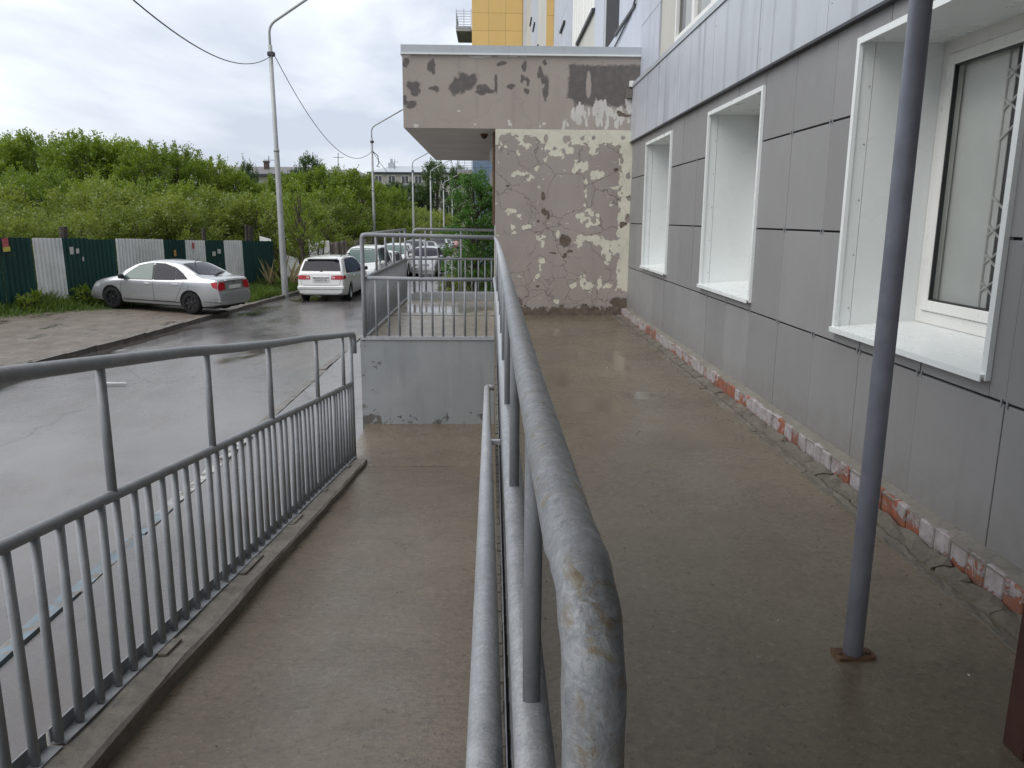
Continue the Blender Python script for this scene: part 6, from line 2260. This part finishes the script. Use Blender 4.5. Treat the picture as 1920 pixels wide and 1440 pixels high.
for px, py in ((504, 292), (634, 287), (740, 298)):
    ya_ = 162 if px == 740 else 112
    p, q = at_y(px, py, ya_), at_y(px, 318, ya_)
    t = thing("roof_antenna", {504: "thin antenna mast on the dark grey far roof", 634: "thin antenna mast on the low far roof end", 740: "thin antenna mast on the bright metal far roof"}[px], "antenna", (q.x, q.y, q.z))
    MB().tube([q, p], 0.05, 5).box((p.x - 0.7, p.y - 0.03, p.z - 0.6), (p.x + 0.7, p.y + 0.03, p.z - 0.54)).put("mast", M["steel_dark"], t)

# ================================================================== vegetation
def leaf_quads(P, D, size, g, narrow=0.5, flat_bias=0.35):
    """kite leaves at points P, pointing roughly along D"""
    n = len(P)
    d = D + g.normal(0, 0.55, (n, 3))
    d /= np.linalg.norm(d, axis=1, keepdims=True) + 1e-9
    nn = g.normal(0, 1, (n, 3))
    nn[:, 2] += flat_bias * 3
    s = np.cross(d, nn)
    s /= np.linalg.norm(s, axis=1, keepdims=True) + 1e-9
    L_ = (size * g.uniform(0.6, 1.35, n))[:, None]
    V = np.empty((n, 4, 3))
    V[:, 0] = P
    V[:, 1] = P + d * L_ * 0.5 + s * L_ * narrow * 0.5
    V[:, 2] = P + d * L_
    V[:, 3] = P + d * L_ * 0.45 - s * L_ * narrow * 0.5
    return V.reshape(-1, 3)


def quads_mesh(name, V, mat):
    Q = np.arange(len(V)).reshape(-1, 4)
    return np_mesh(name, V, Q, mat)


def tree_parts(seed, H, Rr, tips, twigs, per, size, mat, base=0.2, shoots=14, name="tree", bend=0.25, droop=0.0, stems=1):
    g = np.random.default_rng(seed)
    r = random.Random(seed)
    trunk = MB()
    P, D = [], []
    sp = []
    for s in range(stems):
        a = r.uniform(0, 6.28)
        lean = 0.0 if stems == 1 else r.uniform(0.15, 0.5) * Rr
        pts = [Vector((lean * 0.1 * math.cos(a), lean * 0.1 * math.sin(a), -0.2))]
        for k in range(1, 6):
            t = k / 5
            pts.append(Vector((lean * t * math.cos(a) + r.uniform(-bend, bend) * 0.4 * t, lean * t * math.sin(a) + r.uniform(-bend, bend) * 0.4 * t, H * 0.86 * t)))
        r0 = 0.028 * H / (stems ** 0.5)
        trunk.tube(pts, [r0 * (1 - 0.85 * k / 5) + 0.008 for k in range(6)], 7)
        sp.append(pts)
    nsh = shoots
    for k in range(tips + nsh):
        pts = sp[k % stems]
        top = k >= tips
        if top:
            a = r.uniform(0, 6.28)
            rad = Rr * 0.75 * math.sqrt(r.random())
            zz = H * r.uniform(0.74, 0.9) * (1 - 0.22 * (rad / Rr) ** 2)
            tip = Vector((rad * math.cos(a), rad * math.sin(a), zz))
            ax = Vector((math.cos(a) * 0.15, math.sin(a) * 0.15, 1))
            ln = r.uniform(0.10, 0.2) * H
            m = int(per * twigs * 0.5)
            t = g.uniform(0, 1, m)
            q = np.array(tip)[None] + np.array(ax)[None] * (t * ln)[:, None] + g.normal(0, 1, (m, 3)) * (0.10 * Rr * (1 - 0.75 * t) * 0.8)[:, None]
            P.append(q)
            D.append(np.tile(np.array(ax), (m, 1)) + g.normal(0, 0.5, (m, 3)))
            continue
        # crown envelope: widest at the middle
        h = base + (0.92 - base) * (k + r.random()) / tips
        env = math.sin(math.pi * min(1, max(0.06, (h - base + 0.10) / (1.08 - base)) ** 0.8)) ** 0.6
        a = r.uniform(0, 6.28)
        rad = Rr * env * math.sqrt(r.uniform(0.16, 1.0)) * r.uniform(0.75, 1.1)
        tip = Vector((rad * math.cos(a), rad * math.sin(a), H * h))
        j = min(4, int(h * 0.75 * 5))
        b = pts[j].lerp(pts[j + 1], r.random())
        if b.z > tip.z:
            b = pts[max(0, j - 1)]
        mid = b.lerp(tip, 0.55) + Vector((0, 0, -0.06 * rad))
        trunk.tube([b, mid, tip], [0.009 * H * 0.35 + 0.006, 0.012, 0.005], 4, False)
        out = (tip - Vector((0, 0, H * max(0.1, h - 0.25)))).normalized()
        for q in range(twigs):
            dv = (out + Vector((r.gauss(0, 0.55), r.gauss(0, 0.55), r.gauss(0.25 - droop, 0.45)))).normalized()
            ln = Rr * r.uniform(0.22, 0.46)
            t = g.uniform(0.0, 1.0, per)
            base_p = np.array(tip)[None] + np.array(dv)[None] * (t * ln)[:, None]
            base_p[:, 2] -= droop * 0.4 * (t ** 2) * ln
            P.append(base_p + g.normal(0, 0.035 * Rr, (per, 3)))
            D.append(np.tile(np.array(dv), (per, 1)))
    P, D = np.concatenate(P), np.concatenate(D)
    P[:, 2] = np.maximum(P[:, 2], 0.05)
    V = leaf_quads(P, D, size, g)
    return smooth_tube(trunk.mesh("trunk", M["bark"])), quads_mesh("crown", V, mat)


def make_tree(name, label, cat, group, tm, cm):
    t = thing(name, label, cat, (0, 0, 0), group)
    put("trunk", tm, t)
    put("crown", cm, t)
    return t


TALL = [tree_parts(300 + i, 7.0, 1.9, 66, 7, 26, 0.135, M["leaf_tall"], 0.24, 20) for i in range(6)]
MIDS = [tree_parts(330 + i, 4.6, 1.8, 48, 6, 26, 0.115, M["leaf_tall"], 0.12, 14, stems=3) for i in range(3)]
LOWS = [tree_parts(340 + i, 3.0, 1.5, 46, 6, 28, 0.085, M["leaf_low"], 0.05, 12, stems=4) for i in range(4)]
DARK = [tree_parts(360 + i, 9.0, 2.3, 80, 7, 26, 0.16, M["leaf_dark"], 0.12, 14) for i in range(2)]


def plant(proto_parts, name, label, cat, group, px, ytop, Y, H0, widen=1.0, ground=None, jit=True):
    x = at_y(px, ytop, Y)
    z0 = (G(Y) + 0.2) if ground is None else ground
    h = max(0.8, x.z - z0)
    tm, cm = proto_parts
    t = make_tree(name, label, cat, group, tm, cm)
    s = h / H0
    t.location = (x.x, Y, z0)
    w = s * widen * rng.uniform(0.9, 1.15)
    t.scale = (w, w, s)
    t.rotation_euler = (0, 0, rng.uniform(0, 6.28))
    return t


ORD = ("first second third fourth fifth sixth seventh eighth ninth tenth eleventh twelfth thirteenth fourteenth fifteenth sixteenth seventeenth eighteenth "
       "nineteenth twentieth twenty-first twenty-second twenty-third twenty-fourth twenty-fifth twenty-sixth").split()


def clear(px, Y, r=1.9):
    """push a plant back until it stands beyond the fences"""
    if px > 455:
        Y = max(Y, (8.1 + r) * FPX / (924 - px))
    return Y


skyl = [(-20, 248), (30, 262), (62, 244), (104, 262), (136, 246), (172, 258), (204, 248), (236, 266), (268, 262), (298, 284), (330, 272), (362, 292), (396, 296), (430, 318), (462, 334), (498, 342), (530, 328), (562, 322), (606, 312), (640, 314), (672, 326), (704, 342), (735, 352)]
for i, (px, yt) in enumerate(skyl):
    plant(TALL[i % 6], "tree", f"tall light green tree in the back row of the grove, {ORD[i]} from the left", "tree", "tall trees of the grove", px + rng.uniform(-5, 5), yt + (6 if px < 290 else 0), clear(px, rng.uniform(46, 56)), 7.0, 1.0)
for i in range(14):
    px = -40 + i * 54 + rng.uniform(-14, 14)
    yt = interp([(-120, 330), (200, 338), (330, 356), (450, 366), (560, 368), (650, 360), (720, 380)], px) + rng.uniform(-22, 18)
    plant(MIDS[i % 3], "tree", f"bushy many-stemmed tree in the middle row of the grove, {ORD[i]} from the left", "tree", "middle trees of the grove", px, yt, clear(px, rng.uniform(38, 43)), 4.6, 1.1)
for i in range(18):
    px = -40 + i * 43 + rng.uniform(-10, 10)
    yt = interp([(-130, 362), (60, 372), (200, 376), (330, 378), (420, 384), (520, 388), (600, 396), (720, 404)], px) + rng.uniform(-26, 22)
    plant(LOWS[i % 4], "shrub", f"pale willow shrub in the thicket below the grove trees, {ORD[i]} from the left", "shrub", "shrubs behind the fence", px, yt, clear(px, rng.uniform(31, 36), 2.0), 3.0, 1.25)
for i in range(13):
    px = -30 + i * 41 + rng.uniform(-10, 10)
    yt = 412 + rng.uniform(-22, 20)
    s = on_fence(min(px, 520))
    pF = FA + FD * s
    Yb = pF.y + rng.uniform(4.2, 6.5)
    plant(LOWS[(i + 2) % 4], "shrub", f"low yellow-green shrub peeping over the fence line, {ORD[i]} from the left", "shrub", "low shrubs against the fence", px, yt, clear(px, Yb, 1.2), 3.0, 1.2)
for i, (px, yt, Yb, pr_, H0) in enumerate(((-85, 256, 50, TALL[1], 7.0), (-150, 252, 48, TALL[3], 7.0), (-225, 256, 46, TALL[0], 7.0), (-310, 250, 45, TALL[4], 7.0), (-400, 254, 44, TALL[2], 7.0), (-120, 335, 39, MIDS[0], 4.6), (-240, 330, 37, MIDS[1], 4.6), (-360, 335, 35, MIDS[2], 4.6),
                            (-90, 370, 32, LOWS[0], 3.0), (-160, 375, 31, LOWS[1], 3.0), (-240, 368, 30, LOWS[2], 3.0), (-330, 372, 29, LOWS[3], 3.0))):
    plant(pr_, "tree", f"{('tall grove tree' if i < 5 else 'bushy grove tree' if i < 8 else 'low grove shrub')} past the left edge of the view, {ORD[i if i < 5 else i - 5 if i < 8 else i - 8]} outward", "tree", "grove trees past the left edge", px, yt, Yb, H0, 1.1)
# single trees that stand out
plant(DARK[0], "tree", "tall darker tree standing above the grove in front of the far roofs", "tree", None, 580, 288, 75, 9.0, 0.9)
plant(DARK[1], "tree", "slim dark tree in front of the dark grey far roof", "tree", None, 462, 302, 88, 9.0, 0.55)
plant(DARK[0], "tree", "big dark poplar behind the row of lamps under the canopy corner", "tree", None, 818, 300, 138, 9.0, 0.95)
plant(DARK[1], "tree", "dark poplar between the big poplar and the blue-grey wall", "tree", None, 858, 308, 132, 9.0, 0.7)
for i, (px, yt, Yb) in enumerate(sorted(((702, 338, 128), (722, 344, 130), (742, 338, 132), (760, 346, 136), (778, 340, 140), (796, 346, 138), (640, 340, 96), (550, 318, 94), (672, 346, 120)))):
    plant(DARK[int(px) % 2], "tree", f"dim green tree before the distant building walls, {ORD[i]} from the left", "tree", "trees before the distant buildings", px, yt, Yb, 9.0, 1.0)
for i, (px, yt, Yb) in enumerate(((660, 402, 52), (690, 400, 58), (715, 396, 68), (745, 392, 80), (775, 392, 96), (800, 394, 112), (825, 398, 126))):
    plant(LOWS[i % 4], "shrub", f"bright yellow-green shrub over the plank fence, {ORD[i]} from the left", "shrub", "shrubs along the plank fence", px, yt, Yb, 3.0, 1.3, ground=G(Yb) + 0.1)

# the small tree by the first lamp
g_ = tree_parts(401, 4.2, 1.0, 36, 5, 20, 0.085, M["leaf_tall"], 0.34, 8, stems=3)
p = at_g(560, 545, 0.1)
t = make_tree("tree", "small loose tree with thin dark stems between the first lamp and the pale leaning sheets", "tree", None, *g_)
t.location = (p.x, p.y + 1.2, G(p.y) + 0.1)
g2_ = tree_parts(402, 2.0, 0.8, 26, 5, 20, 0.08, M["leaf_low"], 0.05, 6, stems=4)
t = make_tree("shrub", "dark tangled shrub against the right end of the green fence", "shrub", None, *g2_)
p = at_g(523, 540, 0.1)
t.location = (p.x, p.y + 0.6, G(p.y) + 0.1)
t = make_tree("shrub", "thin leafy twigs in front of the pale leaning sheets over the white wagon", "shrub", None, *tree_parts(403, 2.6, 0.7, 14, 3, 12, 0.085, M["leaf_tall"], 0.2, 3, stems=2))
t.location = (at_y(604, 470, 32.3).x, 32.3, G(32) + 0.1)

# the feathery sapling beside the entrance
fern = tree_parts(410, 4.6, 0.98, 130, 7, 26, 0.07, M["leaf_fern"], 0.03, 5, droop=0.55)
t = make_tree("tree", "feathery dark green sapling beside the entrance, seen through the landing railings", "tree", None, *fern)
t.location = (-0.58, 27.0, G(27) + 0.05)
t.scale = (1.0, 1.0, 0.97)
t = make_tree("tree", "second feathery sapling close behind the first, nearer the blue-grey wall", "tree", None, *tree_parts(411, 4.2, 1.0, 90, 7, 20, 0.09, M["leaf_fern"], 0.03, 4, droop=0.5))
t.location = (0.1, 31.0, G(31) + 0.05)
LW = tree_parts(412, 0.9, 0.55, 24, 5, 16, 0.06, M["leaf_low"], 0.03, 3, stems=4)
for k, (x, y) in enumerate(((-1.3, 27.0), (-1.25, 29.5), (-1.35, 25.0))):
    t = make_tree("shrub", ("pale leafy weed below the sapling, middle one of three", "pale leafy weed below the sapling, farthest of three", "pale leafy weed below the sapling, nearest of three")[k], "shrub", "weeds below the sapling", *LW)
    t.location = (x, y, G(y) + 0.06)
    t.rotation_euler = (0, 0, k * 2.0)


# ---- grass and weeds
def blades(n, fx, hmin, hmax, wid, name, label_mat, seed):
    g = np.random.default_rng(seed)
    pts = []
    while len(pts) < n:
        q = fx(g)
        if q is not None:
            pts.append(q)
    P = np.array(pts)
    hh = g.uniform(hmin, hmax, n) * P[:, 3]
    a = g.uniform(0, 6.28, n)
    lean = g.normal(0, 0.3, (n, 2)) * hh[:, None]
    w = wid * g.uniform(0.6, 1.4, n)
    V = np.empty((n, 4, 3))
    dx, dy = np.cos(a) * w, np.sin(a) * w
    B = P[:, :3]
    V[:, 0] = B + np.stack([-dx, -dy, 0 * dx], 1)
    V[:, 1] = B + np.stack([dx, dy, 0 * dx], 1)
    V[:, 2] = B + np.stack([dx * 0.7 + lean[:, 0] * 0.4, dy * 0.7 + lean[:, 1] * 0.4, hh * 0.6], 1)
    V[:, 3] = B + np.stack([lean[:, 0], lean[:, 1], hh], 1)
    return tag(put(name, quads_mesh(name, V.reshape(-1, 3), label_mat)), kind="stuff")


def near_fence(g):
    s = g.uniform(-4.5, 12.5)
    d = abs(g.normal(0, 0.75))
    if d > 1.7:
        return None
    p = FA + FD * s + FN * (d - 0.1)
    lush = 0.6 + 0.8 * abs(math.sin(s * 1.7) * math.sin(s * 0.63 + 1)) 
    return (p.x, p.y, VZ(p.x, p.y) - 0.01, (1.25 - 0.55 * d) * lush)


def by_lamp(g):
    x, y = g.uniform(-11.0, -7.4), g.uniform(25.0, 36)
    if y < 1.2 * x + 35.3 + 0.35 * math.sin(x * 5) or x > kx(y) - 0.16:
        return None
    if (Vector((x, y, 0)) - FA).dot(FN) < 0 and y < 31.5:
        return None
    return (x, y, VZ(x, y) - 0.01, 0.55 + 0.45 * abs(math.sin(x * 2.1 + y)))


blades(17000, near_fence, 0.10, 0.36, 0.011, "grass", M["grass"], 51)
blades(16000, by_lamp, 0.14, 0.40, 0.012, "grass", M["grass"], 52)


def straw(g):
    p = FA + FD * g.uniform(9.9, 12.2) + FN * g.uniform(0.1, 0.7)
    return (p.x, p.y, VZ(p.x, p.y), 1.0)


blades(70, straw, 0.5, 1.5, 0.008, "dry_weeds", M["straw"], 53)


def lawn_pts(g):
    return (g.uniform(-2.1, 1.8), g.uniform(18.5, 40), 0, 1) 


def lawnp(g):
    x, y, _, _ = lawn_pts(g)
    return (x, y, G(y) + 0.07, 0.8)


blades(7000, lawnp, 0.1, 0.35, 0.012, "grass", M["grass"], 54)


def wild(g):
    x, y = g.uniform(-40, -8.4), g.uniform(24, 64)
    q = Vector((x, y, 0))
    if (q - FA).dot(FN) > -0.4 or x > -8.2:
        return None
    return (x, y, VZ(x, y), 1.0)


_g = np.random.default_rng(60)
_p = []
while len(_p) < 16000:
    q = wild(_g)
    if q:
        _p.append((q[0], q[1], q[2] + abs(_g.normal(0, 0.55))))
_p = np.array(_p)
tag(put("undergrowth", quads_mesh("undergrowth", leaf_quads(_p, np.tile([0, 0, 1.0], (len(_p), 1)), 0.3, _g, 0.4), M["leaf_low"])), kind="stuff")
# broad weeds along the fence foot
WD = [tree_parts(420 + i, 0.7, 0.45, 18, 4, 12, 0.085, M["leaf_tall"], 0.03, 3, stems=4) for i in range(2)]
for k, (px, dd) in enumerate(((2, 0.7), (22, 0.5), (131, 0.35), (150, 0.5), (492, 0.5))):
    p = FA + FD * on_fence(px) + FN * dd
    t = make_tree("weed", f"broad-leaved weed at the foot of the corrugated fence, {ORD[k]} from the left", "weed", "weeds at the fence foot", *WD[k % 2])
    t.location = (p.x, p.y, VZ(p.x, p.y))
    s = rng.uniform(0.5, 0.85)
    t.scale = (s, s, s)
    t.rotation_euler = (0, 0, k)
